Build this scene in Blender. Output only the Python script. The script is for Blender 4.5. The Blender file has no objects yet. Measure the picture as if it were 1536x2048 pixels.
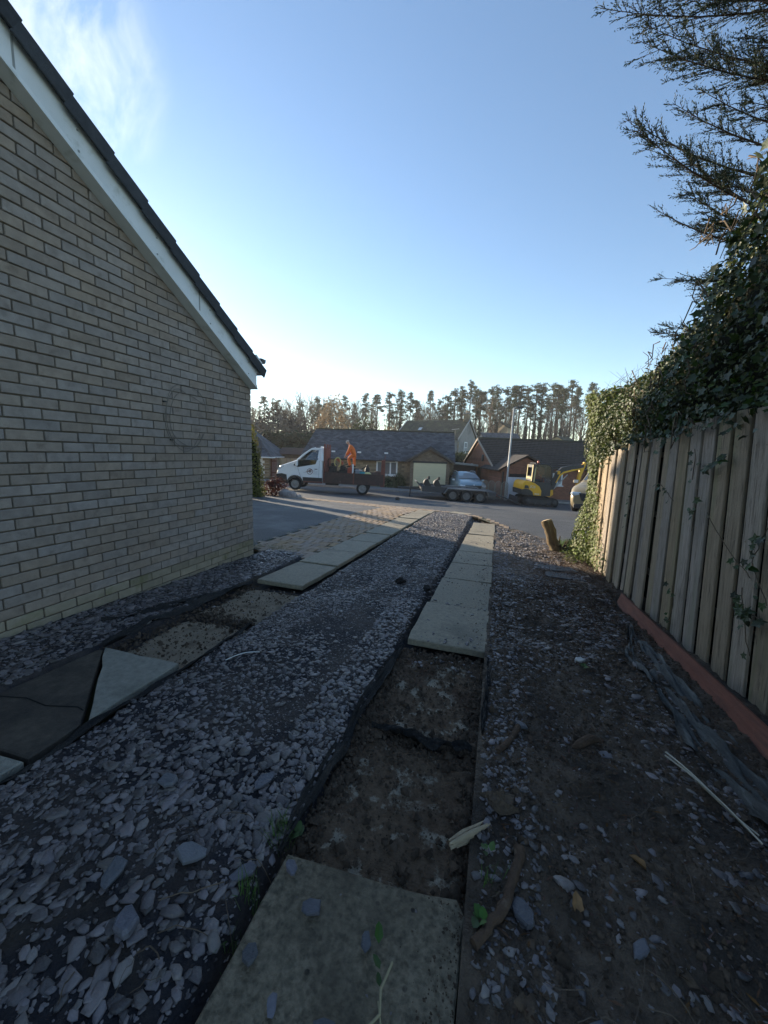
import bpy, math, random
import numpy as np
from math import sin, cos, pi, radians, sqrt, atan2
from mathutils import Matrix, Vector, Quaternion
R_ = random.Random(7); NR = np.random.default_rng(11)
scn = bpy.context.scene; COL = scn.collection
# ------------------------------------------------------------------ camera, sky, sun, exposure
YAW = radians(16.3294); PITCH = radians(8.8); ROLL = radians(2.0)
def camera():
    cd = bpy.data.cameras.new('camera'); cam = bpy.data.objects.new('camera', cd); COL.objects.link(cam)
    fwd = Vector((-sin(YAW)*cos(PITCH), cos(YAW)*cos(PITCH), -sin(PITCH)))
    rt = Vector((cos(YAW), sin(YAW), 0)); up = rt.cross(fwd)
    r2 = rt*cos(ROLL) + up*sin(ROLL); u2 = up*cos(ROLL) - rt*sin(ROLL)
    m = Matrix((r2, u2, -fwd)).transposed().to_4x4(); cam.matrix_world = m
    cd.sensor_fit = 'VERTICAL'; cd.sensor_height = 36; cd.lens = 769/2048*36
    cd.clip_start = .05; cd.clip_end = 3000
    scn.camera = cam
camera()
SUN_AZ = radians(57.5)      # left of +Y (the drive's direction)
SUN_EL = radians(13.5)
def sky():
    w = bpy.data.worlds.new('World'); scn.world = w; w.use_nodes = True
    nt = w.node_tree; n = nt.nodes; L = nt.links; n.clear()
    out = n.new('ShaderNodeOutputWorld'); bg = n.new('ShaderNodeBackground'); bg.inputs[1].default_value = .105
    st = n.new('ShaderNodeTexSky'); st.sky_type = 'NISHITA'; st.sun_disc = False
    st.sun_elevation = SUN_EL; st.sun_rotation = -SUN_AZ; st.altitude = 0
    st.air_density = 1.0; st.dust_density = .12; st.ozone_density = 2.2
    # thin wisps of cloud, in the part of the sky left of and above the sun
    tc = n.new('ShaderNodeTexCoord'); mp = n.new('ShaderNodeMapping'); L.new(tc.outputs['Generated'], mp.inputs[0])
    mp.inputs['Rotation'].default_value = (.3, .5, .6); mp.inputs['Scale'].default_value = (3.4, 7.5, 5)
    nz = n.new('ShaderNodeTexNoise'); nz.inputs['Scale'].default_value = 1.7; nz.inputs['Detail'].default_value = 9; nz.inputs['Roughness'].default_value = .62
    nz.inputs['Distortion'].default_value = .5; L.new(mp.outputs[0], nz.inputs[0])
    rp = n.new('ShaderNodeValToRGB'); rp.color_ramp.elements[0].position = .42; rp.color_ramp.elements[1].position = .8; L.new(nz.outputs[0], rp.inputs[0])
    dot = n.new('ShaderNodeVectorMath'); dot.operation = 'DOT_PRODUCT'; L.new(tc.outputs['Generated'], dot.inputs[0])
    cd = CLOUD_DIR; dot.inputs[1].default_value = cd
    mr = n.new('ShaderNodeMapRange'); mr.interpolation_type = 'SMOOTHSTEP'; mr.inputs[1].default_value = .984; mr.inputs[2].default_value = 1.0; L.new(dot.outputs['Value'], mr.inputs[0])
    mu = n.new('ShaderNodeMath'); mu.operation = 'MULTIPLY'; L.new(rp.outputs[0], mu.inputs[0]); L.new(mr.outputs[0], mu.inputs[1])
    mu2 = n.new('ShaderNodeMath'); mu2.operation = 'MULTIPLY'; mu2.inputs[1].default_value = .5; L.new(mu.outputs[0], mu2.inputs[0])
    mx = n.new('ShaderNodeMixRGB'); mx.inputs[2].default_value = (7.5, 7.2, 6.7, 1); L.new(mu2.outputs[0], mx.inputs[0]); L.new(st.outputs[0], mx.inputs[1])
    L.new(mx.outputs[0], bg.inputs[0]); L.new(bg.outputs[0], out.inputs[0])
CLOUD_DIR = (-.675, .475, .565)
sky()
def sun():
    ld = bpy.data.lights.new('sun', 'SUN'); ld.energy = 4.6; ld.angle = radians(.5); ld.color = (1, .86, .66)
    o = bpy.data.objects.new('sun', ld); COL.objects.link(o)
    d = Vector((-sin(SUN_AZ)*cos(SUN_EL), cos(SUN_AZ)*cos(SUN_EL), sin(SUN_EL)))
    o.rotation_euler = d.to_track_quat('Z', 'Y').to_euler()
sun()
vs = scn.view_settings; vs.view_transform = 'Standard'; vs.look = 'None'; vs.gamma = 1; vs.use_curve_mapping = False
vs.exposure = 1.45
scn.render.engine = 'CYCLES'
scn.cycles.max_bounces = 6; scn.cycles.transparent_max_bounces = 12; scn.cycles.use_denoising = True
# ------------------------------------------------------------------ places
cY, sY = cos(YAW), sin(YAW)
def S(X, Z): return (cY*X - sY*Z, sY*X + cY*Z)                 # street frame (across, away) -> world
def toS(x, y): return (cY*x + sY*y, -sY*x + cY*y)
def smooth(a, b, t):
    t = np.clip((t-a)/(b-a), 0, 1); return t*t*(3-2*t)
def G(x, y):                                                   # ground height
    X, Z = toS(np.asarray(x, float), np.asarray(y, float)); K = np.clip(X, -15, 20)
    return -1.25 - .0098*K - .0336*np.minimum(Z, 22) - .041*np.clip(Z-10, 0, 12) - .026*K*smooth(10, 20, Z)
def g(x, y): return float(G(x, y))
def gs(X, Z): return g(*S(X, Z))
def P3(X, Z, h=0): x, y = S(X, Z); return (x, y, g(x, y)+h)
def hash2(i, j, s):
    v = np.sin(i*127.1 + j*311.7 + s*74.7)*43758.5453; return v - np.floor(v)
def vnoise(x, y, s=0):
    xi, yi = np.floor(x), np.floor(y); fx, fy = x-xi, y-yi; fx = fx*fx*(3-2*fx); fy = fy*fy*(3-2*fy)
    a, b, c, d = hash2(xi, yi, s), hash2(xi+1, yi, s), hash2(xi, yi+1, s), hash2(xi+1, yi+1, s)
    return (a*(1-fx)+b*fx)*(1-fy) + (c*(1-fx)+d*fx)*fy
def fbm(x, y, s=0, o=4):
    r = 0; a = .5
    for k in range(o): r = r + a*vnoise(x*2**k, y*2**k, s+k*13); a *= .5
    return r
# ------------------------------------------------------------------ materials
MATS = {}
def mat(name, c1, c2=None, scale=6, rough=.8, bump=0, bscale=40, metal=0, spec=.4, rnd=0, hue=0, detail=6, stretch=(1,1,1), c3=None, s3=2, t3=(.5,.62),
        brick=None, spots=None, emit=None, transl=0, lo=.3, hi=.7, rvar=.1, bdist=.02, patch=None):
    if name in MATS: return MATS[name]
    m = bpy.data.materials.new(name); m.use_nodes = True; MATS[name] = m
    nt = m.node_tree; n = nt.nodes; L = nt.links; b = n['Principled BSDF']
    def nd(t, **k):
        x = n.new(t)
        for a, v in k.items(): setattr(x, a, v)
        return x
    tc = nd('ShaderNodeTexCoord'); oi = nd('ShaderNodeObjectInfo'); ge = nd('ShaderNodeNewGeometry')
    off = nd('ShaderNodeVectorMath', operation='SCALE'); off.inputs[0].default_value = (37, 23, 51); L.new(oi.outputs['Random'], off.inputs['Scale'])
    ad = nd('ShaderNodeVectorMath', operation='ADD'); L.new(tc.outputs['Object'], ad.inputs[0]); L.new(off.outputs[0], ad.inputs[1])
    mp = nd('ShaderNodeMapping'); mp.inputs['Scale'].default_value = stretch; L.new(ad.outputs[0], mp.inputs[0]); V = mp.outputs[0]
    def noise(sc, det=detail, rg=.6):
        z = nd('ShaderNodeTexNoise'); z.inputs['Scale'].default_value = sc; z.inputs['Detail'].default_value = det; z.inputs['Roughness'].default_value = rg
        L.new(V, z.inputs[0]); return z.outputs[0]
    def rng(x, a, bb, c=0, d=1):
        r = nd('ShaderNodeMapRange'); r.inputs[1].default_value = a; r.inputs[2].default_value = bb; r.inputs[3].default_value = c; r.inputs[4].default_value = d; L.new(x, r.inputs[0]); return r.outputs[0]
    def mix(f, a, c, blend='MIX'):
        x = nd('ShaderNodeMixRGB', blend_type=blend)
        for s, v in ((0, f), (1, a), (2, c)):
            if hasattr(v, 'is_linked') or hasattr(v, 'links'): L.new(v, x.inputs[s])
            elif isinstance(v, (int, float)): x.inputs[s].default_value = v
            else: x.inputs[s].default_value = (*v[:3], 1)
        return x.outputs[0]
    c2 = c2 or tuple(v*.75 for v in c1)
    col = mix(rng(noise(scale), lo, hi), c1, c2)
    if c3: col = mix(rng(noise(s3, 8, .65), *t3), col, c3)
    if patch: col = mix(rng(noise(patch[0], 3), *patch[2]), col, patch[1])
    if brick:
        bt = nd('ShaderNodeTexBrick'); br = dict(brick); bm = nd('ShaderNodeMapping'); L.new(tc.outputs['Object'], bm.inputs[0])
        bm.inputs['Rotation'].default_value = br.get('rot', (0,0,0)); L.new(bm.outputs[0], bt.inputs[0])
        bt.inputs['Scale'].default_value = 1; bt.inputs['Brick Width'].default_value = br['w']; bt.inputs['Row Height'].default_value = br['h']
        bt.inputs['Mortar Size'].default_value = br.get('m', .01); bt.inputs['Mortar Smooth'].default_value = .2
        v = br.get('v', .25); bt.inputs['Color1'].default_value = (1-v,)*3+(1,); bt.inputs['Color2'].default_value = (1+v,)*3+(1,); bt.inputs['Mortar'].default_value = (1,1,1,1)
        col = mix(1, col, bt.outputs[0], 'MULTIPLY'); col = mix(bt.outputs['Fac'], col, br['mc'])
    if spots:  # (scale, threshold, colour)
        vo = nd('ShaderNodeTexVoronoi'); vo.inputs['Scale'].default_value = spots[0]; L.new(V, vo.inputs[0])
        sp = rng(vo.outputs['Distance'], spots[1], spots[1]*.6); nz = rng(noise(spots[0]*.3), .45, .6)
        mm = nd('ShaderNodeMath', operation='MULTIPLY'); L.new(sp, mm.inputs[0]); L.new(nz, mm.inputs[1]); col = mix(mm.outputs[0], col, spots[2])
    if rnd or hue:
        s = nd('ShaderNodeMath', operation='ADD'); L.new(ge.outputs['Random Per Island'], s.inputs[0]); L.new(oi.outputs['Random'], s.inputs[1])
        fr = nd('ShaderNodeMath', operation='FRACT'); L.new(s.outputs[0], fr.inputs[0])
        hs = nd('ShaderNodeHueSaturation'); L.new(rng(fr.outputs[0], 0, 1, 1-rnd, 1+rnd), hs.inputs['Value'])
        if hue:
            f2 = nd('ShaderNodeMath', operation='MULTIPLY'); f2.inputs[1].default_value = 7.31; L.new(fr.outputs[0], f2.inputs[0])
            f3 = nd('ShaderNodeMath', operation='FRACT'); L.new(f2.outputs[0], f3.inputs[0]); L.new(rng(f3.outputs[0], 0, 1, .5-hue, .5+hue), hs.inputs['Hue'])
            L.new(rng(f3.outputs[0], 0, 1, .7, 1.2), hs.inputs['Saturation'])
        L.new(col, hs.inputs['Color']); col = hs.outputs[0]
    L.new(col, b.inputs['Base Color'])
    L.new(rng(noise(scale*2.3), .3, .7, max(.03, rough-rvar), min(1, rough+rvar)), b.inputs['Roughness'])
    b.inputs['Metallic'].default_value = metal; b.inputs['Specular IOR Level'].default_value = spec
    if bump:
        bp = nd('ShaderNodeBump'); bp.inputs['Strength'].default_value = bump; bp.inputs['Distance'].default_value = bdist; L.new(noise(bscale, 5), bp.inputs['Height']); L.new(bp.outputs[0], b.inputs['Normal'])
    if emit: b.inputs['Emission Color'].default_value = (*emit[:3], 1); b.inputs['Emission Strength'].default_value = emit[3]
    if transl:
        t = nd('ShaderNodeBsdfTranslucent'); L.new(col, t.inputs[0]); ms = nd('ShaderNodeMixShader'); ms.inputs[0].default_value = transl
        L.new(b.outputs[0], ms.inputs[1]); L.new(t.outputs[0], ms.inputs[2]); L.new(ms.outputs[0], n['Material Output'].inputs[0])
    return m
def glass(name, tint=(.25,.3,.3), alpha=.75):
    if name in MATS: return MATS[name]
    m = bpy.data.materials.new(name); m.use_nodes = True; MATS[name] = m; nt = m.node_tree; n = nt.nodes; L = nt.links
    t = n.new('ShaderNodeBsdfTransparent'); t.inputs[0].default_value = (*tint, 1); gl = n.new('ShaderNodeBsdfGlossy'); gl.inputs['Roughness'].default_value = .04
    lw = n.new('ShaderNodeLayerWeight'); lw.inputs[0].default_value = .35; mp = n.new('ShaderNodeMapRange'); mp.inputs[3].default_value = .12; mp.inputs[4].default_value = .9
    L.new(lw.outputs['Fresnel'], mp.inputs[0]); ms = n.new('ShaderNodeMixShader'); L.new(mp.outputs[0], ms.inputs[0]); L.new(t.outputs[0], ms.inputs[1]); L.new(gl.outputs[0], ms.inputs[2])
    L.new(ms.outputs[0], n['Material Output'].inputs[0]); return m
# ------------------------------------------------------------------ mesh helpers
def props(o, label=None, cat=None, group=None, kind=None):
    if label: o['label'] = label
    if cat: o['category'] = cat
    if group: o['group'] = group
    if kind: o['kind'] = kind
    return o
def link(name, me, parent=None, loc=None, rot=None):
    o = bpy.data.objects.new(name, me); COL.objects.link(o)
    if parent: o.parent = parent
    if loc is not None: o.location = loc
    if rot is not None: o.rotation_euler = rot
    return o
def thing(name, label, cat, loc=(0,0,0), rz=0, group=None, rot=None):
    o = bpy.data.objects.new(name, None); COL.objects.link(o); o.location = loc; o.rotation_euler = rot or (0, 0, rz); o.empty_display_size = .2
    return props(o, label, cat, group)
KIDS = {}
def copy_tree(o, loc=None, rz=None, parent=None):
    c = o.copy(); COL.objects.link(c)
    if parent: c.parent = parent
    for ch in [x for x in bpy.data.objects if x.parent == o]: copy_tree(ch, parent=c)
    if loc is not None: c.location = loc
    if rz is not None: c.rotation_euler = (0, 0, rz)
    return c
class MB:
    def __init__(s): s.v = []; s.f = []; s.m = []; s.sm = []
    def add(s, v, f, mi=0, sm=False):
        k = len(s.v); s.v += [tuple(p) for p in v]
        for q in f: s.f.append(tuple(i+k for i in q)); s.m.append(mi); s.sm.append(sm)
        return s
    def box(s, c, d, b=0, R=None, mi=0):
        hx, hy, hz = d[0]/2, d[1]/2, d[2]/2; c = Vector(c); vs = []; fs = []
        if not b:
            for x in (-1,1):
                for y in (-1,1):
                    for z in (-1,1): vs.append(Vector((x*hx, y*hy, z*hz)))
            fs = [(0,1,3,2),(4,6,7,5),(0,4,5,1),(2,3,7,6),(0,2,6,4),(1,5,7,3)]
        else:
            ix = {}
            for x in (-1,1):
                for y in (-1,1):
                    for z in (-1,1):
                        for a in range(3):
                            h = [hx-b, hy-b, hz-b]; h[a] += b; ix[x,y,z,a] = len(vs); vs.append(Vector((x*h[0], y*h[1], z*h[2])))
            for a in range(3):
                o1, o2 = [k for k in range(3) if k != a]
                for sg in (-1,1):
                    q = []
                    for p, r in ((-1,-1),(1,-1),(1,1),(-1,1)):
                        e = [0,0,0]; e[a] = sg; e[o1] = p; e[o2] = r; q.append(ix[(*e, a)])
                    fs.append(q)
                for p in (-1,1):
                    for r in (-1,1):
                        e1 = [0,0,0]; e1[a] = -1; e1[o1] = p; e1[o2] = r; e2 = list(e1); e2[a] = 1
                        fs.append([ix[(*e1,o1)], ix[(*e2,o1)], ix[(*e2,o2)], ix[(*e1,o2)]])
            for x in (-1,1):
                for y in (-1,1):
                    for z in (-1,1): fs.append([ix[x,y,z,0], ix[x,y,z,1], ix[x,y,z,2]])
            ff = []
            for q in fs:
                ce = sum((vs[i] for i in q), Vector())/len(q); nn = (vs[q[1]]-vs[q[0]]).cross(vs[q[2]]-vs[q[0]])
                ff.append(q if nn.dot(ce) > 0 else q[::-1])
            fs = ff
        if R is not None: vs = [R @ v for v in vs]
        return s.add([v+c for v in vs], fs, mi)
    def tube(s, pts, r, n=8, mi=0, sm=True, cap=True):
        pts = [Vector(p) for p in pts]; k = len(pts); r = r if isinstance(r, (list, tuple)) else [r]*k; vs = []; fs = []
        prev = None
        for i, p in enumerate(pts):
            t = (pts[min(i+1, k-1)] - pts[max(i-1, 0)]); t = t.normalized() if t.length > 1e-9 else Vector((0,0,1))
            if prev is None: a = t.orthogonal().normalized()
            else:
                a = prev - t*prev.dot(t); a = a.normalized() if a.length > 1e-6 else t.orthogonal().normalized()
            prev = a; bb = t.cross(a)
            for j in range(n): q = 2*pi*j/n; vs.append(p + (a*cos(q)+bb*sin(q))*r[i])
        for i in range(k-1):
            for j in range(n): fs.append((i*n+j, i*n+(j+1)%n, (i+1)*n+(j+1)%n, (i+1)*n+j))
        s.add(vs, fs, mi, sm)
        if cap: s.add(vs[:n], [tuple(range(n))[::-1]], mi); s.add(vs[-n:], [tuple(range(n))], mi)
        return s
    def lathe(s, prof, o=(0,0,0), ax=(0,0,1), n=20, mi=0, sm=True):
        ax = Vector(ax).normalized(); a = ax.orthogonal().normalized(); b = ax.cross(a); o = Vector(o); vs = []; fs = []
        for r, h in prof:
            for j in range(n): q = 2*pi*j/n; vs.append(o + ax*h + (a*cos(q)+b*sin(q))*r)
        for i in range(len(prof)-1):
            for j in range(n): fs.append((i*n+j, i*n+(j+1)%n, (i+1)*n+(j+1)%n, (i+1)*n+j))
        return s.add(vs, fs, mi, sm)
    def prism(s, poly, t0, t1, pl='xz', mi=0, b=None):
        mk = {'xz': lambda a, c, t: (a, t, c), 'yz': lambda a, c, t: (t, a, c), 'xy': lambda a, c, t: (a, c, t)}[pl]
        n = len(poly); rings = [(poly, t0), (poly, t1)]
        if b:
            cx = sum(p[0] for p in poly)/n; cz = sum(p[1] for p in poly)/n
            ins = [(p[0]+(cx-p[0])*b[1], p[1]+(cz-p[1])*b[1]) for p in poly]; sg = 1 if t1 > t0 else -1
            rings = [(ins, t0), (poly, t0+sg*b[0]), (poly, t1-sg*b[0]), (ins, t1)]
        vs = [mk(p[0], p[1], t) for pp, t in rings for p in pp]; fs = []
        for k in range(len(rings)-1):
            for j in range(n): fs.append((k*n+j, k*n+(j+1)%n, (k+1)*n+(j+1)%n, (k+1)*n+j))
        fs.append(tuple(range(n))[::-1]); fs.append(tuple(range((len(rings)-1)*n, len(rings)*n)))
        return s.add(vs, fs, mi)
    def sphere(s, c, r, n=10, k=6, mi=0):
        r = r if isinstance(r, (tuple, list)) else (r, r, r); vs = []; fs = []
        for i in range(k+1):
            ph = pi*i/k
            for j in range(n): q = 2*pi*j/n; vs.append((c[0]+r[0]*sin(ph)*cos(q), c[1]+r[1]*sin(ph)*sin(q), c[2]+r[2]*cos(ph)))
        for i in range(k):
            for j in range(n): fs.append((i*n+j, i*n+(j+1)%n, (i+1)*n+(j+1)%n, (i+1)*n+j))
        return s.add(vs, fs, mi, True)
    def mesh(s, name, mats):
        me = bpy.data.meshes.new(name); me.from_pydata(s.v, [], s.f)
        for m in (mats if isinstance(mats, (list, tuple)) else [mats]):
            if m: me.materials.append(m)
        me.polygons.foreach_set('material_index', s.m); me.polygons.foreach_set('use_smooth', s.sm); me.update(); return me
    def build(s, name, mats, parent=None, loc=None, rot=None):
        return link(name, s.mesh(name, mats), parent, loc, rot)
def npmesh(name, V, F, m, smooth=False):
    me = bpy.data.meshes.new(name); V = np.asarray(V, np.float32); F = np.asarray(F, np.int32); k = F.shape[1]
    me.vertices.add(len(V)); me.vertices.foreach_set('co', V.ravel()); me.loops.add(F.size); me.loops.foreach_set('vertex_index', F.ravel())
    me.polygons.add(len(F)); me.polygons.foreach_set('loop_start', np.arange(0, F.size, k, dtype=np.int32)); me.polygons.foreach_set('loop_total', np.full(len(F), k, np.int32))
    if smooth: me.polygons.foreach_set('use_smooth', np.ones(len(F), bool))
    me.materials.append(m); me.update(calc_edges=True); return me
def rotmats(n, tilt=None, yaw=None):
    """random rotations: normal tilted from +Z by TILT radians (array), any yaw"""
    yaw = NR.uniform(0, 2*pi, n) if yaw is None else yaw; tilt = np.arccos(NR.uniform(-1, 1, n)) if tilt is None else tilt; az = NR.uniform(0, 2*pi, n)
    cz, sz = np.cos(yaw), np.sin(yaw); Z = np.zeros(n); O = np.ones(n)
    Rz = np.stack([np.stack([cz, -sz, Z], -1), np.stack([sz, cz, Z], -1), np.stack([Z, Z, O], -1)], 1)
    u = np.stack([np.cos(az), np.sin(az), Z], -1); K = np.zeros((n,3,3)); K[:,0,1] = -u[:,2]; K[:,0,2] = u[:,1]; K[:,1,0] = u[:,2]; K[:,1,2] = -u[:,0]; K[:,2,0] = -u[:,1]; K[:,2,1] = u[:,0]
    Rt = np.eye(3) + np.sin(tilt)[:,None,None]*K + (1-np.cos(tilt))[:,None,None]*(K @ K)
    return Rt @ Rz
def scatter(name, base_v, base_f, pos, Rm, sc, m, parent=None, smooth=False):
    base_v = np.asarray(base_v, float); n = len(pos); sc = np.asarray(sc, float); sc = sc[:,None]*np.ones(3) if sc.ndim == 1 else sc
    V = np.einsum('nij,nkj->nki', Rm, base_v[None]*sc[:,None,:]) + np.asarray(pos)[:,None,:]
    F = (np.asarray(base_f)[None] + (np.arange(n)*len(base_v))[:,None,None]).reshape(-1, len(base_f[0]))
    return link(name, npmesh(name, V.reshape(-1,3), F, m, smooth), parent)
LEAF = ([(0,0,0),(.28,.3,.07),(.2,.75,.03),(0,1,-.08),(-.2,.75,.03),(-.28,.3,.07),(0,.5,-.02)], [(0,1,6),(1,2,6),(2,3,6),(3,4,6),(4,5,6),(5,0,6)])
IVY = ([(0,0,0),(.42,-.12,.06),(.34,.28,.05),(.52,.5,-.02),(.2,.62,.04),(0,1.05,-.1),(-.2,.62,.04),(-.52,.5,-.02),(-.34,.28,.05),(-.42,-.12,.06),(0,.3,-.03)],
       [(0,1,10),(1,2,10),(2,3,10),(3,4,10),(4,5,10),(5,6,10),(6,7,10),(7,8,10),(8,9,10),(9,0,10)])
NEEDLE = ([(-.5,0,0),(0,-.12,.05),(.5,0,0),(0,.12,.05)], [(0,1,2,3)])
def grid(name, x0, x1, y0, y1, dx, dy, hf, m, inside=None, smooth=True):
    nx = max(2, int(round((x1-x0)/dx))+1); ny = max(2, int(round((y1-y0)/dy))+1)
    X, Y = np.meshgrid(np.linspace(x0, x1, nx), np.linspace(y0, y1, ny)); Zh = hf(X, Y)
    I = np.arange(nx*ny).reshape(ny, nx); F = np.stack([I[:-1,:-1], I[:-1,1:], I[1:,1:], I[1:,:-1]], -1).reshape(-1,4)
    if inside is not None:
        cx = (X[:-1,:-1]+X[1:,1:])/2; cy = (Y[:-1,:-1]+Y[1:,1:])/2; F = F[inside(cx, cy).ravel()]
    return link(name, npmesh(name, np.stack([X, Y, Zh], -1).reshape(-1,3), F, m, smooth))
def inpoly(poly):
    P = np.asarray(poly, float)
    def f(x, y):
        x = np.asarray(x, float); y = np.asarray(y, float); r = np.zeros(x.shape, bool)
        for i in range(len(P)):
            x1, y1 = P[i]; x2, y2 = P[(i+1) % len(P)]; c = ((y1 > y) != (y2 > y)); 
            with np.errstate(divide='ignore', invalid='ignore'): r ^= c & (x < (x2-x1)*(y-y1)/(y2-y1+1e-12)+x1)
        return r
    return f
def sheet(name, poly, m, dz=0, step=.4, hf=None):
    """a ground-following sheet cut to a polygon: subdivided by clipping grid cells"""
    import bmesh
    bm = bmesh.new(); vs = [bm.verts.new((x, y, 0)) for x, y in poly]; bm.faces.new(vs)
    xs = [p[0] for p in poly]; ys = [p[1] for p in poly]
    for a, lo, hi in ((0, min(xs), max(xs)), (1, min(ys), max(ys))):
        t = math.floor(lo/step)*step + step
        while t < hi:
            no = (1,0,0) if a == 0 else (0,1,0); co = (t,0,0) if a == 0 else (0,t,0)
            bmesh.ops.bisect_plane(bm, geom=bm.verts[:]+bm.edges[:]+bm.faces[:], plane_co=co, plane_no=no); t += step
    for v in bm.verts: v.co.z = (hf(v.co.x, v.co.y) if hf else g(v.co.x, v.co.y)) + dz
    me = bpy.data.meshes.new(name); bm.to_mesh(me); bm.free(); me.materials.append(m)
    return link(name, me)
# ================================================================== SETTING: ground, road, driveways
m_earth = mat('earth far', (.09,.1,.045), (.06,.065,.03), .3, .95, .3, 4)
m_asph = mat('asphalt', (.052,.052,.053), (.026,.027,.028), 60, .7, .7, 150, c3=(.085,.086,.09), s3=.8, t3=(.48,.7), rvar=.18, spec=.5, patch=(.35,(.05,.051,.055),(.45,.6)))
m_asph2 = mat('asphalt driveway', (.085,.085,.088), (.04,.041,.043), 70, .7, .8, 120, c3=(.13,.132,.135), s3=1.1, t3=(.45,.68), rvar=.15, spec=.35)
m_soil = mat('dark soil', (.065,.046,.031), (.16,.115,.078), 24, .85, 1, 60, c3=(.042,.03,.021), s3=3, t3=(.47,.62), spec=.45, bdist=.03, rvar=.2)
m_membrane_bed = mat('slate fines and membrane', (.036,.028,.025), (.068,.055,.05), 14, .8, .9, 90, c3=(.018,.017,.022), s3=2.5, t3=(.45,.55), spec=.35, patch=(1.7,(.045,.034,.024),(.58,.66)))
m_grass_base = mat('turf', (.06,.085,.02), (.09,.1,.035), 12, .9, .8, 60)
gr = grid('ground', -160, 200, -60, 300, 4, 4, lambda x, y: G(x, y)-.12, m_earth); props(gr, kind='structure')
EDGE = [(-14,14.9),(-8.0,13.95),(-5.26,13.38),(-3.4,12.85),(-2.0,12.1),(-.95,11.5),(-.3,10.4),(.12,9.2),(.7,8.0),(1.33,6.97),(1.9,6.3)]
road = sheet('road', [S(-60,13.2), *[p for p in EDGE], (3.2,5.6), (7.5,6), (12,14), S(60,24), S(60,25), S(-60,25)], m_asph, 0, 1.0); props(road, kind='structure')
INNER = [(-14,14.0),(-8.0,13.3),(-5.3,12.6),(-3.75,11.95)]
drv = sheet('driveway', [(-14,4.4),(-3.2,4.4),(-3.40,4.9),(-3.46,11.7),*INNER[::-1]], m_asph2, .004, .8); props(drv, kind='structure')
pav = sheet('pavement', [S(-60,25), S(60,25), S(60,26.6), S(-60,26.6)], mat('pavement asphalt', (.16,.155,.15), (.12,.118,.115), 30, .85, .3, 100), .1, 2); props(pav, kind='structure')
kb = MB()
for i in range(60):
    X = -60+2*i; a, b = P3(X+.005, 24.94), P3(X+1.995, 24.94); c, d = P3(X+.005, 25.06), P3(X+1.995, 25.06)
    v = [(p[0], p[1], p[2]+h) for h in (-.1, .115) for p in (a, b, d, c)]
    kb.add(v, [(0,1,5,4),(1,2,6,5),(2,3,7,6),(3,0,4,7),(4,5,6,7)])
props(kb.build('kerb', mat('kerb concrete', (.3,.29,.27), (.22,.21,.2), 8, .85, .2, 60)), kind='structure')
# ------------------------------------------------------------------ the torn-up drive
# membrane bed between the slab paths and by the wall; soil strip by the fence
def bedh(x, y):
    z = G(x, y) + .03*(fbm(x*3, y*3, 3)-.45) + .018*(fbm(x*14, y*14, 9)-.45)
    inR = smooth(-.62,-.55,x)*smooth(.06,0,x); near = smooth(2.5,2.35,y)*smooth(.80,.95,y); z = z - inR*near*.075
    inL = smooth(-2.42,-2.36,x)*smooth(-1.68,-1.76,x); z = z - inL*smooth(3.3,3.2,y)*.072
    z = z - .02*smooth(-.005,.0,x); return z - .09*inR*smooth(2.35,2.5,y) - .09*inL*smooth(3.2,3.35,y) - .09*inR*smooth(.95,.85,y) - .07*inL*smooth(1.75,1.68,y)*smooth(-2.33,-2.28,x)
def dirth(x, y):
    k = smooth(.75,1.3,x)*smooth(5,2.4,y)
    return G(x, y) + .075*(fbm(x*1.6, y*1.6, 5)-.45) + .05*(fbm(x*6, y*6, 21)-.45) + .03*(fbm(x*22, y*22, 8)-.45) + .02*k
bed = grid('drive_bed', -3.06, .02, -.6, 4.62, .018, .02, bedh, m_membrane_bed); props(bed, kind='structure')
bed2 = grid('drive_bed', -2.3, .02, 4.62, 12.2, .04, .05, bedh, m_membrane_bed, lambda x, y: inpoly([(-2.3,4.6),(.05,4.6),(.05,9.4),(-.2,10.5),(-.8,11.65),(-1.6,11.95),(-2.3,12.1)])(x, y)); props(bed2, kind='structure')
soil = grid('soil_strip', .002, 1.6, -.6, 4.6, .018, .02, dirth, m_soil); props(soil, kind='structure')
soil2 = grid('soil_strip', .002, 1.9, 4.6, 9.3, .03, .035, dirth, m_soil, lambda x, y: inpoly([(0,4.6),(1.95,4.6),(1.95,6.2),(1.33,7.0),(.75,8.05),(.15,9.3),(0,9.3)])(x, y)); props(soil2, kind='structure')
# mortar beds left where slabs have been lifted
m_mbed = mat('mortar bed', (.17,.118,.077), (.105,.072,.047), 30, .9, 1, 45, c3=(.33,.29,.225), s3=9, t3=(.53,.59), spec=.25, bdist=.03, patch=(3,(.1,.062,.04),(.52,.64)))
m_sbed = mat('sand bed', (.30,.24,.17), (.22,.175,.125), 12, .9, .5, 60, spec=.25, patch=(4,(.1,.075,.055),(.58,.72)))
def mbed(x0, x1, y0, y1, m, seed, h=.02):
    def hf(x, y):
        e = np.minimum(np.minimum(x-x0, x1-x), np.minimum(y-y0, y1-y)) + .09*(fbm(x*7, y*7, seed)-.5)
        return G(x, y) - .066 + .016*smooth(-.005,.04,e) + .03*(fbm(x*8, y*8, seed+3)-.5) + .026*(fbm(x*26, y*26, seed+5)-.5)*(.4+fbm(x*3, y*3, seed+9))
    o = grid('mortar_bed', x0, x1, y0, y1, .014, .014, hf, m); return props(o, kind='structure')
mbed(-.56,.015,1.65,2.52,m_mbed,31); mbed(-.57,.015,.88,1.62,m_mbed,47); mbed(-2.33,-1.78,2.5,3.24,m_sbed,55); mbed(-2.31,-1.76,1.66,2.40,m_sbed,71)
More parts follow.
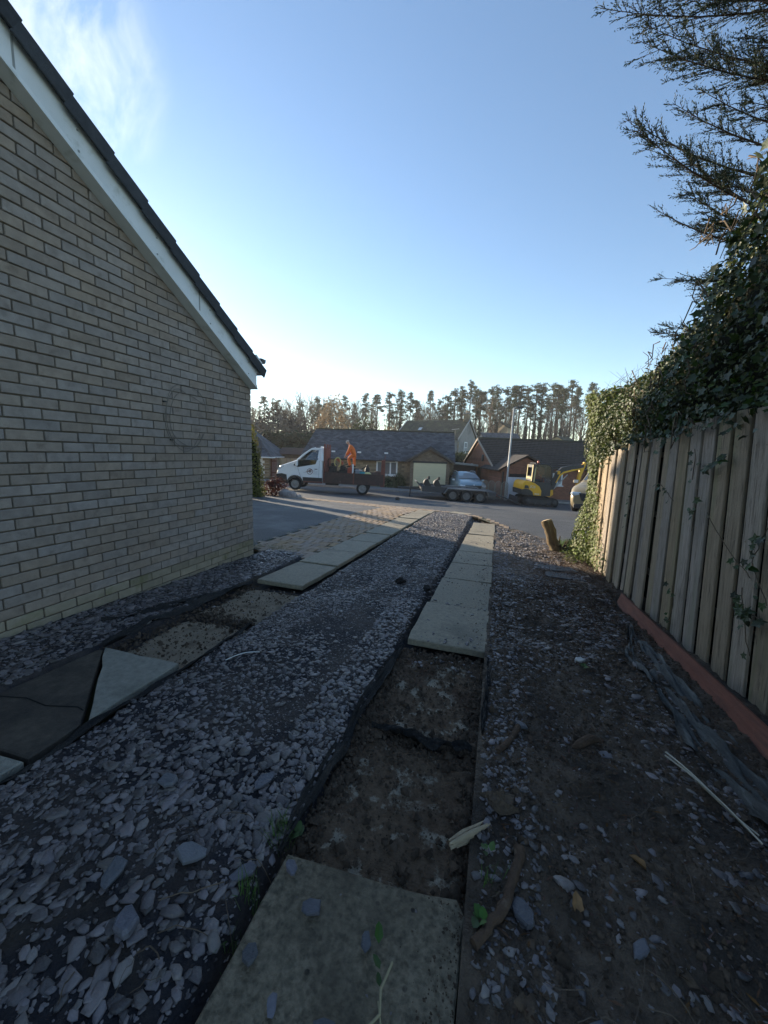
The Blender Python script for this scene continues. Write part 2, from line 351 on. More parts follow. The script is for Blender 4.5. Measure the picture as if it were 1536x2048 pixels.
# ------------------------------------------------------------------ slabs
m_slab = mat('concrete slab', (.31,.268,.19), (.19,.165,.12), 40, .72, .35, 130, c3=(.15,.13,.095), s3=2.4, t3=(.52,.72), spec=.4, rvar=.15, rnd=.12, spots=(45,.12,(.05,.045,.038)))
m_slab_n = mat('concrete slab near', (.30,.25,.175), (.13,.11,.078), 55, .9, 1, 110, c3=(.12,.10,.072), s3=3.2, t3=(.48,.7), spec=.2, spots=(22,.17,(.05,.042,.034)), lo=.38, hi=.66, patch=(2.2,(.2,.18,.13),(.5,.7)), detail=4)
m_slab_d = mat('damp slab', (.11,.09,.068), (.055,.046,.037), 22, .85, .4, 110, c3=(.04,.034,.029), s3=3, t3=(.45,.65), spec=.3)
m_slab_g = mat('pale slab', (.31,.295,.245), (.2,.19,.16), 30, .75, .6, 90, c3=(.15,.145,.12), s3=4, t3=(.5,.72), spec=.35, stretch=(1,1,1))
def slabpoly(poly, th, m, name='paving_slab', parent=None, loc=(0,0,0), rot=(0,0,0), seed=0, b=.006):
    r = random.Random(seed); pts = []
    n = len(poly)
    for i in range(n):
        p, q = Vector(poly[i]), Vector(poly[(i+1)%n]); k = max(2, int((q-p).length/.12))
        for j in range(k): pts.append(p.lerp(q, j/k) + Vector((r.uniform(-.004,.004), r.uniform(-.004,.004)))*(2.2 if r.random() < .18 else 1))
    pts = [(p.x, p.y) for p in pts]
    return MB().prism(pts, -th, 0, 'xy', b=(b, .02)).build(name, m, parent, loc, rot)
pathR = thing('slab_path', 'straight run of pale concrete slabs beside the soil strip and fence', 'path'); props(pathR, kind='structure')
pathL = thing('slab_path', 'run of concrete slabs between the block paving and the slate bed', 'path'); props(pathL, kind='structure')
def lay(path, xl, xr, ys, seed):
    r = random.Random(seed)
    for i in range(len(ys)-1):
        y0, y1 = ys[i], ys[i+1]; xc = (xl(y0)+xr(y0)+xl(y1)+xr(y1))/4; w = (xr((y0+y1)/2)-xl((y0+y1)/2))/2-.003; l = (y1-y0)/2-.005; yc = (y0+y1)/2
        o = slabpoly([(-w,-l),(w,-l),(w,l),(-w,l)], .05, m_slab, parent=path, loc=(xc+r.uniform(-.008,.008), yc, g(xc, yc)+.012+r.uniform(-.006,.006)),
            rot=(-.035*1.1+r.uniform(-.008,.008), r.uniform(-.012,.012), r.uniform(-.01,.01)), seed=seed+i)
lay(pathR, lambda y: -.55+.012*(y-2.6), lambda y: .015, [2.56,3.40,4.28,5.06,5.86,6.66,7.46,8.26,9.2], 5)
lay(pathL, lambda y: -2.33+.012*(y-3.3), lambda y: -1.80+.008*(y-3.3), [3.33,4.18,4.98,5.78,6.58,7.38,8.18,8.98,9.78,10.58,11.3], 9)
s = slabpoly([(-.27,-.25),(.27,-.1),(.275,.10),(.18,.115),(-.01,.16),(-.26,.26)][::-1], .05, m_slab_n, loc=(-.28,.74,g(-.28,.74)+.012), rot=(-.035,0,0), seed=3)
bpy.data.objects.remove(s)
yT = lambda x: .915+.085*(x+.55)/.55
s = slabpoly([(-.55,.0),(-.02,.0),(-.005,.5),(0,.93),(-.02,.965),(-.2,.945),(-.555,.925)], .045, m_slab_n, loc=(0,0,g(-.28,.7)+.035*.7+.01), rot=(-.035,0,0), seed=3)
props(s, 'large grey green concrete slab nearest the camera with loose slates lying on it', 'paving slab')
s = slabpoly([(-2.37,.93),(-2.37,1.70),(-2.345,1.70),(-1.765,1.155),(-1.75,.935)][::-1], .045, m_slab_d, loc=(0,0,g(-2,1.3)+.035*1.3+.0), rot=(-.035,0,0), seed=13)
props(s, 'dark damp brown slab with a hairline crack beside the pale triangular slab', 'paving slab')
ck = MB(); pts = [(-2.36,1.16,0),(-2.2,1.20,0),(-2.05,1.19,0),(-1.9,1.235,0),(-1.85,1.225,0)]
ck.tube([(x, y, g(x, y)+.0015) for x, y, _ in pts], .003, 4); c = ck.build('crack', mat('crack black', (.008,.007,.006), rough=1)); c.parent = s; c.matrix_parent_inverse = (Matrix.Translation(s.location) @ Matrix.Rotation(-.035, 4, 'X')).inverted()
s = slabpoly([(-2.335,1.71),(-1.76,1.72),(-1.745,1.175)], .045, m_slab_g, loc=(0,0,g(-2,1.5)+.035*1.5+.014), rot=(-.035,0,0), seed=17)
props(s, 'pale grey triangular slab piece with a long diagonal broken edge', 'paving slab')
s = slabpoly([(-2.37,.2),(-1.755,.2),(-1.75,.915),(-2.37,.905)], .045, m_slab_g, loc=(0,0,g(-2,.6)+.035*.6+.004), rot=(-.035,0,0), seed=19)
props(s, 'grey green slab corner at the left edge next to the dark slab', 'paving slab')
s = slabpoly([(-.3,-.24),(.32,-.24),(.3,.22),(-.28,.24)], .05, m_slab, loc=(-1.0,11.35,g(-1.0,11.35)+.02), rot=(-.05,0,-.3), seed=23)
props(s, 'buff slab lying crosswise at the far end of the slate bed', 'paving slab')
for i, (x, y, a) in enumerate(((.82,5.35,.1),(.86,4.98,-.1))):
    s = slabpoly([(-.2,-.12),(.24,-.13),(.21,.12),(-.22,.13)], .04, mat('old slab', (.09,.095,.1), (.06,.062,.066), 8, .7, .4, 80), loc=(x, y, g(x, y)+.012), rot=(-.035,0,a), seed=29+i)
    props(s, ['dirty grey slab piece half buried near the leaning log', 'muddy blue grey slab fragment in front of the half buried slab'][i], 'paving slab')
# ------------------------------------------------------------------ block paving (herringbone), nearest 300 blocks as parts
m_block = mat('paving block', (.33,.235,.155), (.25,.18,.12), 9, .8, .5, 90, rnd=.09, hue=.004, spec=.35)
bp = thing('block_paving', 'buff herringbone block paving between the asphalt drive and the slabs', 'paving'); props(bp, kind='structure')
strip = inpoly([(-3.40,4.62),(-2.33,4.45),(-2.25,11.7),(-3.44,11.7)])
apron = inpoly([(-14,14.0),(-8.0,13.3),(-5.3,12.6),(-3.46,11.7),(-2.2,11.65),(-1.5,11.62),(-1.0,11.2),(-.32,10.2),(.06,9.2),(.55,8.2),(.67,8.1),(.16,9.2),(-.27,10.4),(-.92,11.52),(-1.97,12.1),(-3.4,12.83),(-5.24,13.36),(-8.0,13.93),(-14,14.86)])
blocks = []
for i in range(-145, 10):
    for j in range(40, 150):
        t = (i-j) % 4; x, y = i*.105, j*.105
        if t == 0: c = (x+.105, y+.0525, 0)
        elif t == 3: c = (x+.0525, y+.105, 1)
        else: continue
        if strip(c[0], c[1]) or apron(c[0], c[1]): blocks.append(c)
blocks.sort(key=lambda c: -c[0]*-1e-6 + math.hypot(c[0], c[1]))
bme = [MB().box((0,0,0), (.2+R_.uniform(-.002,.001), .098, .06), .005).mesh('block', m_block) for _ in range(4)]
rest = MB()
for k, (x, y, d) in enumerate(blocks):
    z = g(x, y) - .02 + R_.uniform(-.004,.004) + .012*(float(vnoise(np.float64(x*1.3), np.float64(y*1.3), 4))-.5)
    rot = (-.035 if y < 10 else -.06, R_.uniform(-.012,.012), d*pi/2+R_.uniform(-.015,.015))
    if k < 300: link('block', R_.choice(bme), bp, (x, y, z), (rot[0]*(1-d), rot[0]*d, rot[2]))
    else: rest.box((x, y, z), (.2,.098,.06), 0, Matrix.Rotation(rot[0], 3, 'X') @ Matrix.Rotation(rot[2], 3, 'Z'))
props(rest.build('distant_blocks', m_block, bp), kind='stuff')
jt = sheet('block_joint', [(-3.44,4.6),(-2.3,4.42),(-2.2,11.6),(-.95,11.4),(.5,8.1),(.6,8.1),(-.3,10.5),(-.95,11.58),(-2,12.15),(-3.4,12.86),(-5.24,13.4),(-8,13.97),(-14,14.9),(-14,14.0),(-8,13.28),(-5.3,12.55),(-3.47,11.6)],
    mat('joint sand and moss', (.055,.055,.03), (.085,.075,.05), 20, .95, .6, 90), -.004, .5); props(jt, kind='structure')
# ================================================================== OWN HOUSE (gable wall on the left)
WX = -3.05
m_brick = mat('buff brick', (.36,.298,.245), (.285,.235,.195), 14, .88, .55, 170, c3=(.235,.19,.155), s3=9, t3=(.55,.7), rnd=.10, hue=.003, spec=.25, spots=(130,.2,(.16,.14,.11)), stretch=(1,1,1.0), lo=.35, hi=.65)
m_mortar = mat('dark mortar', (.175,.145,.112), (.12,.1,.078), 25, .95, .6, 120, spec=.2)
house = thing('brick_house', 'buff brick house whose tall gable wall fills the left side', 'house', (0,0,0))
ROOFK = -.5975; rz = lambda y: 2.195 + ROOFK*(y-1.826)          # lower edge of bargeboard at y
EAVEY, BACKY, RIDGEY = 4.3, -5.2, -.45
rzz = lambda y: rz(y) if y >= RIDGEY else rz(2*RIDGEY-y)
wall = MB(); zb = -1.9
wall.prism([(EAVEY-.008, zb), (EAVEY-.008, rz(EAVEY)+.12), (RIDGEY, rz(RIDGEY)+.12), (BACKY, rz(EAVEY)+.12), (BACKY, zb)], WX-.25, WX-.012, 'yz')
wall.box(((WX-9)/2-.13-0*3, EAVEY-.14, (zb+1.05)/2), (6.0, .24, 1.05-zb)); 
wall = wall.build('wall', m_mortar, house)
bw, bh, z0 = .225, .0738, -1.372
cand = []
row = -3
while True:
    zc = z0 + row*bh; 
    if zc > rz(RIDGEY): break
    y = EAVEY - (0 if row % 2 else bw/2)
    first = True
    yy = EAVEY; r = random.Random(row+99); jit = r.uniform(-.02,.02)
    while yy > -1.6:
        L = (.1025+.01 if (first and row % 2) else bw); first = False
        yc = yy - L/2; d = math.hypot(WX, yc); top = zc+bh/2
        if top < rzz(yc-L/2*(1 if yc > RIDGEY else -1))+.1 and top < rzz(yc)+.12: cand.append((yc, zc, L-.0105, d))
        yy -= L
    row += 1
from mathutils import noise as mn
cw = Vector((-sin(YAW)*cos(PITCH), cos(YAW)*cos(PITCH), -sin(PITCH)))
def vis(c):
    p = Vector((WX, c[0], c[1])); z = p.dot(cw)
    if z <= .3: return 0
    return (1/z**2) * (abs(WX)/p.length) if c[0] > 1.35 and c[1] > -1.42 else 0
cand.sort(key=lambda c: -vis(c))
m_brick2 = mat('mossy brick', (.37,.315,.235), (.29,.25,.18), 14, .9, .6, 150, c3=(.24,.22,.12), s3=5, t3=(.52,.7), rnd=.15, spec=.2)
bmm = {}
def brickmesh(L):
    k = round(L, 3)
    if k not in bmm: bmm[k] = [MB().box((0,0,0), (.05, L+R_.uniform(-.003,.003), .0645+R_.uniform(-.0015,.001)), .004).mesh('brick', m_brick) for _ in range(3)]
    return R_.choice(bmm[k])
rb = MB()
for k, (yc, zc, L, d) in enumerate(cand):
    dx, dz, rr = R_.uniform(-.002,.002), R_.uniform(-.0012,.0012), R_.uniform(-.004,.004)
    if k < 300:
        ob_ = link('brick', brickmesh(L), wall, (WX-.025+dx, yc, zc+dz), (rr, 0, R_.uniform(-.006,.006)))
        if zc < -1.22: ob_.material_slots[0].link = 'OBJECT'; ob_.material_slots[0].material = m_brick2
    else: rb.box((WX-.025+dx, yc, zc+dz), (.05, L+R_.uniform(-.003,.003), .0645), 0, Matrix.Rotation(rr, 3, 'X'), 1 if zc < -1.22 else 0)
props(rb.build('brickwork', [m_brick, m_brick2], wall), kind='stuff')
# end bricks round the corner
rb = MB()
for row in range(-3, 36):
    zc = z0 + row*bh
    if zc < .98:
        x = WX-.012
        for k in range(12):
            L = (.215 if row % 2 == 0 else .1025) if k == 0 else .215
            rb.box((x-.04-L/2 if k else x-.05-L/2+.012, EAVEY-.022, zc), (L, .05, .0645)); x -= L+.0105
props(rb.build('brickwork', m_brick, wall), kind='stuff')
# bargeboard, soffit box, verge tiles, gutter
m_upvc = mat('white plastic', (.72,.74,.74), (.62,.64,.63), 3, .45, 0, c3=(.42,.43,.38), s3=7, t3=(.56,.78), spec=.4, stretch=(1,1,1))
m_tile = mat('dark concrete tile', (.05,.053,.058), (.035,.037,.041), 12, .8, .4, 90, rnd=.15, spec=.35)
m_black = mat('black plastic', (.022,.023,.025), (.016,.017,.018), 9, .45, 0, spec=.45)
sl = math.atan(ROOFK)
roof = MB()
for sgn in (1, -1):
    ys = [EAVEY+.12, RIDGEY] if sgn > 0 else [2*RIDGEY-EAVEY-.35, RIDGEY]
    a = [(ys[0], rzz(ys[0] if sgn > 0 else 2*RIDGEY-ys[0])+.22 if False else rz(EAVEY+.12)+.22), (RIDGEY, rz(RIDGEY)+.22)]
    n = 21; prof = []
    for i in range(n+1):
        y = a[0][0] + (a[1][0]-a[0][0])*i/n; z = a[0][1] + (a[1][1]-a[0][1])*i/n
        prof.append((y, z+.0)); 
        if i < n: prof.append((y, z+.035))
    prof = prof + [(RIDGEY, a[1][1]-.06), (a[0][0], a[0][1]-.06)]
    roof.prism(prof, WX-9, WX-.03, 'yz')
roof = roof.build('roof', m_tile, house)
vt = .322
for i in range(22):                                                # verge tiles, each its own piece
    y = EAVEY+.12 - vt*cos(sl)*(i+.5); 
    if y < RIDGEY: break
    z = rz(y)+.315
    o = MB().box((0,0,0), (.16,.345,.03), .004).box((.078,0,-.052), (.018,.33,.11), .004).build('verge_tile', m_tile, roof, (WX+.06, y, z), (sl+.055, 0, 0))
bb = MB(); y0, y1 = EAVEY-.02, RIDGEY
bb.prism([(y0, rz(y0)), (y0, rz(y0)+.235), (y1, rz(y1)+.235), (y1, rz(y1))], WX+.075, WX+.097, 'yz')
bb.build('bargeboard', m_upvc, house)
jb = MB()
for yj in (3.35, 1.9):
    jb.prism([(yj, rz(yj)+.005), (yj+.012, rz(yj+.012)+.005), (yj+.012, rz(yj+.012)+.23), (yj, rz(yj)+.23)], WX+.0975, WX+.1, 'yz')
for yj in np.arange(.4, 4.2, .62):
    for dz_ in (.05,.18): jb.box((WX+.0985, yj, rz(yj)+dz_), (.005,.012,.012))
props(jb.build('joint_and_nail', mat('grey joint', (.3,.31,.3), (.24,.25,.24)), house), kind='stuff')
MB().prism([(y0, rz(y0)-.012), (y0, rz(y0)-.002), (y1, rz(y1)-.002), (y1, rz(y1)-.012)], WX+.0, WX+.115, 'yz').prism([(y0, rz(y0)), (y0, rz(y0)+.03), (y1, rz(y1)+.03), (y1, rz(y1))], WX+.098, WX+.108, 'yz').build('soffit_board', m_upvc, house)
MB().prism([(EAVEY-.015, .93), (EAVEY-.015, 1.13), (EAVEY+.10, 1.06), (EAVEY+.10, .92)], WX-.02, WX+.1, 'yz').prism([(EAVEY-.025, .918), (EAVEY-.025, .93), (EAVEY+.11, .918), (EAVEY+.11, .906)], WX-.02, WX+.107, 'yz').build('soffit_box', m_upvc, house)
gt = MB(); prof = [(EAVEY+.13+.05*cos(t), 1.10+.05*sin(t)) for t in np.linspace(pi, 2*pi, 9)]
gt.prism([(EAVEY+.08,1.11)]+prof+[(EAVEY+.18,1.11)], WX-6, WX+.1, 'yz').build('gutter', m_black, house)
# coil of old cable hanging on the wall
cc = thing('cable_coil', 'thin grey cable looped in a loose ring on the brick wall', 'cable')
m_cab = mat('grey cable', (.19,.165,.135), (.15,.13,.105), 9, .6)
for k, (yy, zz, ry, rz_, ph) in enumerate(((3.22,.28,.255,.325,0),(3.24,.25,.235,.27,.7),(3.17,.24,.22,.3,1.3))):
    q = MB(); q.tube([(WX+.018+.012*sin(3*t+ph), yy+ry*cos(t)+.012*sin(2*t+ph), zz+rz_*sin(t)+.015*sin(3*t+ph)) for t in np.linspace(ph, ph+2*pi*(.93-.1*k), 40)], .0026, 5, cap=False); q.build('loop', m_cab, cc)
MB().box((WX+.01,2.96,.4), (.03,.02,.012)).box((WX+.01,3.02,.05), (.03,.02,.012)).build('clip', m_black, cc)
# ================================================================== FENCE
m_board = mat('weathered fence board', (.47,.37,.265), (.32,.25,.175), 9, .9, .7, 60, c3=(.17,.135,.095), s3=16, t3=(.52,.68), rnd=.14, hue=.003, stretch=(5,5,.35), spec=.2, patch=(1.6,(.33,.29,.18),(.55,.7)), spots=(9,.16,(.1,.07,.045)))
m_post = mat('fence post wood', (.2,.165,.12), (.13,.105,.08), 6, .9, .5, 60, stretch=(5,5,.6), spec=.2)
fence = thing('board_fence', 'tall weathered vertical board fence along the right side under ivy', 'fence', (0,0,0))
fx = lambda y: 1.36 + .05*smooth(5,6.2,y)*0
def lean(y): return .12*float(np.clip((4.4-y)/2, 0, 1.3))
y = .2; r = random.Random(4); k = 0; edges = []
while y < 6.15:
    near = y < 3.75
    w = r.uniform(.148,.158) if near else r.choice((.095,.125,.14,.15)); gap = r.uniform(.024,.036) if near else r.choice((.008,.012,.02,.03))
    if 4.40 < y+w < 4.55 and not any(abs(e-4.5) < .1 for e in edges): edges.append(4.5); gap = .1
    if 5.05 < y+w < 5.2 and not any(abs(e-5.15) < .1 for e in edges): edges.append(5.15); gap = .085
    top = .335-.04*max(0, y-2.4) if y < 3.6 else (.215 if y < 4.9 else .13-.22*max(0, y-5.3))
    top += r.uniform(-.012,.012); bot = g(1.4, y)-.06; h = top-bot; yc = y+w/2; le = lean(yc)
    bq = MB().box((0,0,0), (.019, w, h), .003)
    for zr in (-1.0,-.45,.1):
        for yy_ in (-w*.3, w*.28): bq.box((-.0105, yy_, zr-.03*(y-3)-(top+bot)/2), (.003,.007,.007))
    o = bq.build('fence_board', m_board, fence, (1.36+le/2+(0 if k % 2 or near else .022)+r.uniform(-.003,.003), yc, (top+bot)/2), (r.uniform(-.006,.006), -math.atan(le/h), r.uniform(-.02,.02)))
    y += w+gap; k += 1
for zr in (-1.0, -.45, .1): MB().tube([(1.425+lean(yy)*(.8 if zr < -.8 else .5 if zr < 0 else .1), yy, zr-.03*(yy-3)) for yy in (.2, 2.4, 4.4, 6.2)], .03, 4, sm=False).build('rail', m_post, fence)
for yy in (.6, 2.55, 4.5, 5.15, 6.12): MB().box((0,0,0), (.08,.08,1.75), .006).build('post', m_post, fence, (1.47+lean(yy)*.6, yy, g(1.4, yy)+.8))
m_red = mat('red brown stained plank', (.24,.085,.05), (.15,.055,.036), 5, .75, .4, 60, stretch=(5,.7,5), c3=(.12,.05,.035), s3=4, t3=(.55,.7))
gb = MB(); N = 14
for i in range(N):
    pass
pts = [(1.19+.05*smooth(4.1,1.9,yy), yy) for yy in np.linspace(-.2, 4.12, 16)]
vs = []; 
for (x, yy) in pts:
    z = g(x, yy)
    vs += [(x, yy, z-.04), (x+.05, yy, z+.115), (x+.072, yy, z+.107), (x+.022, yy, z-.048)]
fs = [(4*i+j, 4*i+(j+1)%4, 4*i+4+(j+1)%4, 4*i+4+j) for i in range(15) for j in range(4)] + [(0,1,2,3), (63,62,61,60)]
o = gb.add(vs, fs).build('edging_plank', m_red); props(o, 'long reddish brown plank on edge along the foot of the fence', 'plank')
# crumpled landscaping fabric beside the plank
m_fab = mat('crumpled grey fabric', (.06,.062,.058), (.03,.031,.03), 10, .6, .6, 70, c3=(.13,.135,.125), s3=7, t3=(.5,.66), stretch=(3,.6,3), spec=.5, rvar=.15, patch=(4,(.05,.045,.038),(.55,.7)))
def fabric(name, path, w, m, seed, amp=.05, n=16, up=.02):
    V = []; P = [Vector((*p, 0)) for p in path]; k = 60; F = []
    d = [0]; 
    for a, b in zip(P, P[1:]): d.append(d[-1]+(b-a).length)
    for i in range(k):
        s_ = d[-1]*i/(k-1); q = max(j for j in range(len(d)) if d[j] <= s_+1e-9); q = min(q, len(P)-2); f = (s_-d[q])/(d[q+1]-d[q]); p = P[q].lerp(P[q+1], f); t = (P[q+1]-P[q]).normalized(); nn = Vector((-t.y, t.x, 0))
        taper = min(1, .25+i/k*3, .25+(k-1-i)/k*4)
        for j in range(n):
            u = (j/(n-1)-.5)*w*taper*(.75+.6*float(vnoise(np.float64(i*.13), np.float64(0), seed)));
            x, y_ = p.x+nn.x*u, p.y+nn.y*u; base = max(float(dirth(np.float64(x), np.float64(y_))) if x > .02 else float(bedh(np.float64(x), np.float64(y_))), g(x, y_)-.02)
            z = base + up + amp*abs(float(fbm(np.float64(j*(6.5/n)+3+i*.03), np.float64(i*.09), seed, 3))-.45)*1.9 + .4*amp*float(vnoise(np.float64(j*12/n), np.float64(i*.22), seed+5)) - .3*amp
            V.append((x, y_, z))
    F = [(i*n+j, i*n+j+1, (i+1)*n+j+1, (i+1)*n+j) for i in range(k-1) for j in range(n-1)]
    return link(name, npmesh(name, V, F, m, True))
o = fabric('landscape_fabric', [(1.12,3.45),(1.05,3.0),(1.04,2.5),(1.07,2.05),(1.10,1.7),(1.14,1.2)], .19, m_fab, 3, .17, 26, up=-.01)
props(o, 'crumpled grey landscaping fabric pulled up beside the red brown plank', 'fabric')
m_mem = mat('black weed membrane', (.013,.012,.012), (.024,.021,.018), 12, .75, .7, 90, c3=(.05,.042,.033), s3=5, t3=(.56,.7), spec=.35)
for i, (pth, w, lb) in enumerate((([(-.56,2.5),(-.58,2.1),(-.60,1.75),(-.585,1.4),(-.6,1.1),(-.585,.93)], .05, 'folded black membrane edge along the left side of the lifted slab bed'),
    ([(-2.36,3.3),(-2.40,2.9),(-2.42,2.5),(-2.44,2.1),(-2.40,1.75)], .07, 'ragged black membrane strip between the slates and the sand beds'),
    ([(-2.46,2.75),(-2.55,2.45),(-2.66,2.2),(-2.75,2.0)], .08, 'torn strip of black membrane lying on the slates by the wall'),
    ([(-1.74,2.4),(-1.71,2.0),(-1.70,1.6),(-1.71,1.2),(-1.70,.8)], .06, 'black membrane edge under the pale triangular slab'),
    ([(-.5,1.62),(-.35,1.64),(-.2,1.60),(-.02,1.63)], .05, 'black membrane ridge across the gap between the two mortar beds'),
    ([(.025,2.5),(.03,2.1),(.02,1.75)], .035, 'thin black membrane edge standing between mortar bed and soil strip'))):
    props(fabric('weed_membrane', pth, w, m_mem, 20+i, .06, 9, .006), lb, 'membrane', 'black weed membrane strips')
# ================================================================== SLATE CHIPPINGS
m_slate = mat('plum and blue slate', (.155,.13,.125), (.10,.085,.083), 18, .45, .35, 120, rnd=.6, hue=.045, spec=.6, rvar=.15)
def chip(seed, n=6):
    r = random.Random(seed); a = r.uniform(.45,.8); pts = []
    for i in range(n):
        t = 2*pi*(i+r.uniform(-.32,.32))/n; q = r.uniform(.72,1.1); pts.append((cos(t)*q*.5, sin(t)*q*a*.5))
    h = r.uniform(.08,.17); ins = r.uniform(.72,.88); ox, oy = r.uniform(-.06,.06), r.uniform(-.05,.05); tl = r.uniform(-.12,.12)
    V = [(x, y, -h*.4) for x, y in pts] + [(x*1.03, y*1.03, h*.2+tl*x*.6) for x, y in pts] + [(x*ins+ox, y*ins+oy, h*.55+tl*x) for x, y in pts]
    F = []
    for L_ in (0, 1):
        for i in range(n): b = L_*n; j = (i+1)%n; F += [(b+i, b+j, b+n+j), (b+i, b+n+j, b+n+i)]
    F += [(2*n, 2*n+i, 2*n+i+1) for i in range(1, n-1)]
    return V, F
def surf(x, y): return np.where(x > .004, dirth(x, y), bedh(x, y))
def chips(x0, x1, y0, y1, n, dens, med, sig, seed, mx=.1, tiltk=.22, lift=.35):
    rg = np.random.default_rng(seed); x = rg.uniform(x0, x1, n); y = rg.uniform(y0, y1, n); keep = rg.random(n) < dens(x, y); x, y = x[keep], y[keep]; n = len(x)
    s = np.clip(med*np.exp(rg.normal(0, sig, n)), .010, mx); z = surf(x, y) + s*.12*rg.random(n)*lift*3
    return np.stack([x, y, z], -1), s, np.abs(rg.normal(0, tiltk, n))
NSH = 9
def lay_chips(sets, nm='slate_chippings', m=None):
    P = np.concatenate([a[0] for a in sets]); s = np.concatenate([a[1] for a in sets]); t = np.concatenate([a[2] for a in sets]); which = NR.integers(0, NSH, len(P))
    for k in range(NSH):
        q = which == k; v, f = chip(100+k, 6 if k % 3 else 5)
        o = scatter(nm, v, f, P[q], rotmats(q.sum(), t[q]), s[q], m or m_slate); props(o, kind='stuff')
patch = lambda x, y, sd: smooth(.40,.52, fbm(x*1.3, y*.9, sd, 3))
lay_chips([
    chips(-1.75,-.58,.15,4.5,15000, lambda x, y: .55+.45*patch(x*1.5, y*1.5, 2), .009, .35, 71, .02), chips(-3.03,-2.43,.4,4.6,5000, lambda x, y: .8+0*x, .011, .35, 72, .02), chips(.03,1.2,.6,6.5,9000, lambda x, y: .25+.5*patch(x*2, y*2, 8), .009, .4, 73, .02),
    chips(-1.73,-.60,.15,3.4,15000, lambda x, y: .06+.94*patch(x*1.5, y*1.5, 2), .019, .38, 1),
    chips(-1.73,-.60,.15,3.4,5200, lambda x, y: .05+.95*patch(x*1.2+3, y*1.2, 2), .029, .34, 2, .07),
    chips(-1.4,-.60,.1,1.35,1500, lambda x, y: .75+0*x, .038, .34, 3, .085),
    chips(-.85,-.60,.9,3.4,1500, lambda x, y: .9+0*x, .032, .3, 31, .06),
    chips(-1.80,-.52,3.4,6.5,14000, lambda x, y: .35+.65*patch(x*2, y*1.2, 5), .022, .4, 4, .07),
    chips(-1.82,-.50,6.5,11.3,9000, lambda x, y: (x < -.5-.0*(y)) & (y < 11.5+.1*x), .028, .35, 5, .07),
    chips(-.5,.04,9.25,11.0,900, lambda x, y: (y < 9.2-3.5*(x-.05)) & (y < 11.2), .03, .3, 51, .07),
    chips(-3.03,-2.43,.4,4.6,9500, lambda x, y: .45+.55*patch(x*2, y*2, 6), .027, .42, 6, .08),
    chips(-3.03,-2.45,.4,4.6,1500, lambda x, y: .3+.7*patch(x*2, y*2, 6), .046, .3, 61, .09, .35),
    chips(.03,.22,.75,9.0,3800, lambda x, y: .9+0*x, .021, .4, 7, .055),
    chips(.2,1.16,2.2,6.9,9500, lambda x, y: (.25+.75*patch(x*2, y*2, 8))*smooth(2.2,3.0,y)*(y < 9.2-1.55*x), .023, .45, 8, .08),
    chips(.2,.9,6.9,9.0,2500, lambda x, y: 1.*(y < 9.1-1.6*x), .024, .4, 81, .06),
    chips(.2,1.15,.5,2.4,1100, lambda x, y: .2+.8*patch(x*2, y*2, 9), .021, .5, 9, .08),
    chips(.75,1.08,1.2,2.6,260, lambda x, y: .8+0*x, .03, .35, 91, .07),
    chips(.3,1.1,.6,1.2,34, lambda x, y: 1+0*x, .036, .3, 92, .07),
])
# small chips and crumbs of soil that lie on slabs and mortar beds
def on_slab(x0, x1, y0, y1, n, dz, seed, med=.016):
    rg = np.random.default_rng(seed); x = rg.uniform(x0, x1, n); y = rg.uniform(y0, y1, n); return np.stack([x, y, G(x, y)+dz], -1), np.clip(med*np.exp(rg.normal(0,.5,n)), .006, .05), np.abs(rg.normal(0,.1,n))
def ed(a, fx): # pull points to one edge
    a[0][:,0] = fx(a[0][:,0]); return a
lay_chips([on_slab(-.5,0,2.6,9,150,.016,41), on_slab(-.48,-.02,2.58,2.75,26,.018,42,.024), on_slab(-.5,0,3.36,3.46,22,.018,43,.022), on_slab(-.53,-.05,2.30,2.5,40,-.045,44,.024), on_slab(-2.3,-1.84,3.35,11,90,.018,45), on_slab(-.5,-.02,.1,.9,26,.016,46,.012), on_slab(-2.3,-1.8,1.8,3.2,30,-.01,47,.016)])
CR = ([(.5,0,-.2),(0,.45,-.25),(-.5,.05,-.2),(.05,-.5,-.2),(.1,.05,.4)], [(0,1,4),(1,2,4),(2,3,4),(3,0,4)])
m_crumb = mat('soil crumb', (.11,.078,.054), (.06,.044,.031), 20, .95, .5, 100, rnd=.35, spec=.2)
rg = np.random.default_rng(5); n = 18000; x = np.concatenate([rg.uniform(.03,1.3,14000), rg.uniform(-.56,.02,2600), rg.uniform(-2.4,-1.76,1400)]); y = np.concatenate([rg.uniform(.5,4.5,14000), rg.uniform(.88,2.5,2600), rg.uniform(1.7,3.2,1400)])
z = np.where(x > .02, dirth(x, y), np.where(x > -1, G(x, y)-.045, G(x, y)-.02)) + .004
o = scatter('soil_crumbs', *CR, np.stack([x, y, z], -1), rotmats(n, np.abs(rg.normal(0,.5,n))), np.clip(.009*np.exp(rg.normal(0,.65,n)), .003, .05), m_crumb); props(o, kind='stuff')
n = 330; x = -.005-np.abs(rg.normal(0,.05,n)); y = rg.uniform(.45,.95,n)
o = scatter('soil_crumbs', *CR, np.stack([x, y, G(x, y)+.012], -1), rotmats(n, np.abs(rg.normal(0,.4,n))), np.clip(.0042*np.exp(rg.normal(0,.5,n)), .0015, .014), m_crumb); props(o, kind='stuff')
n = 420; x = rg.uniform(-.5,0,n); y = rg.uniform(2.58,6,n); x = np.where(rg.random(n) < .5, -.02-np.abs(rg.normal(0,.07,n)), x)
o = scatter('soil_crumbs', *CR, np.stack([x, y, G(x, y)+.015], -1), rotmats(n, np.abs(rg.normal(0,.4,n))), np.clip(.006*np.exp(rg.normal(0,.5,n)), .002, .02), m_crumb); props(o, kind='stuff')
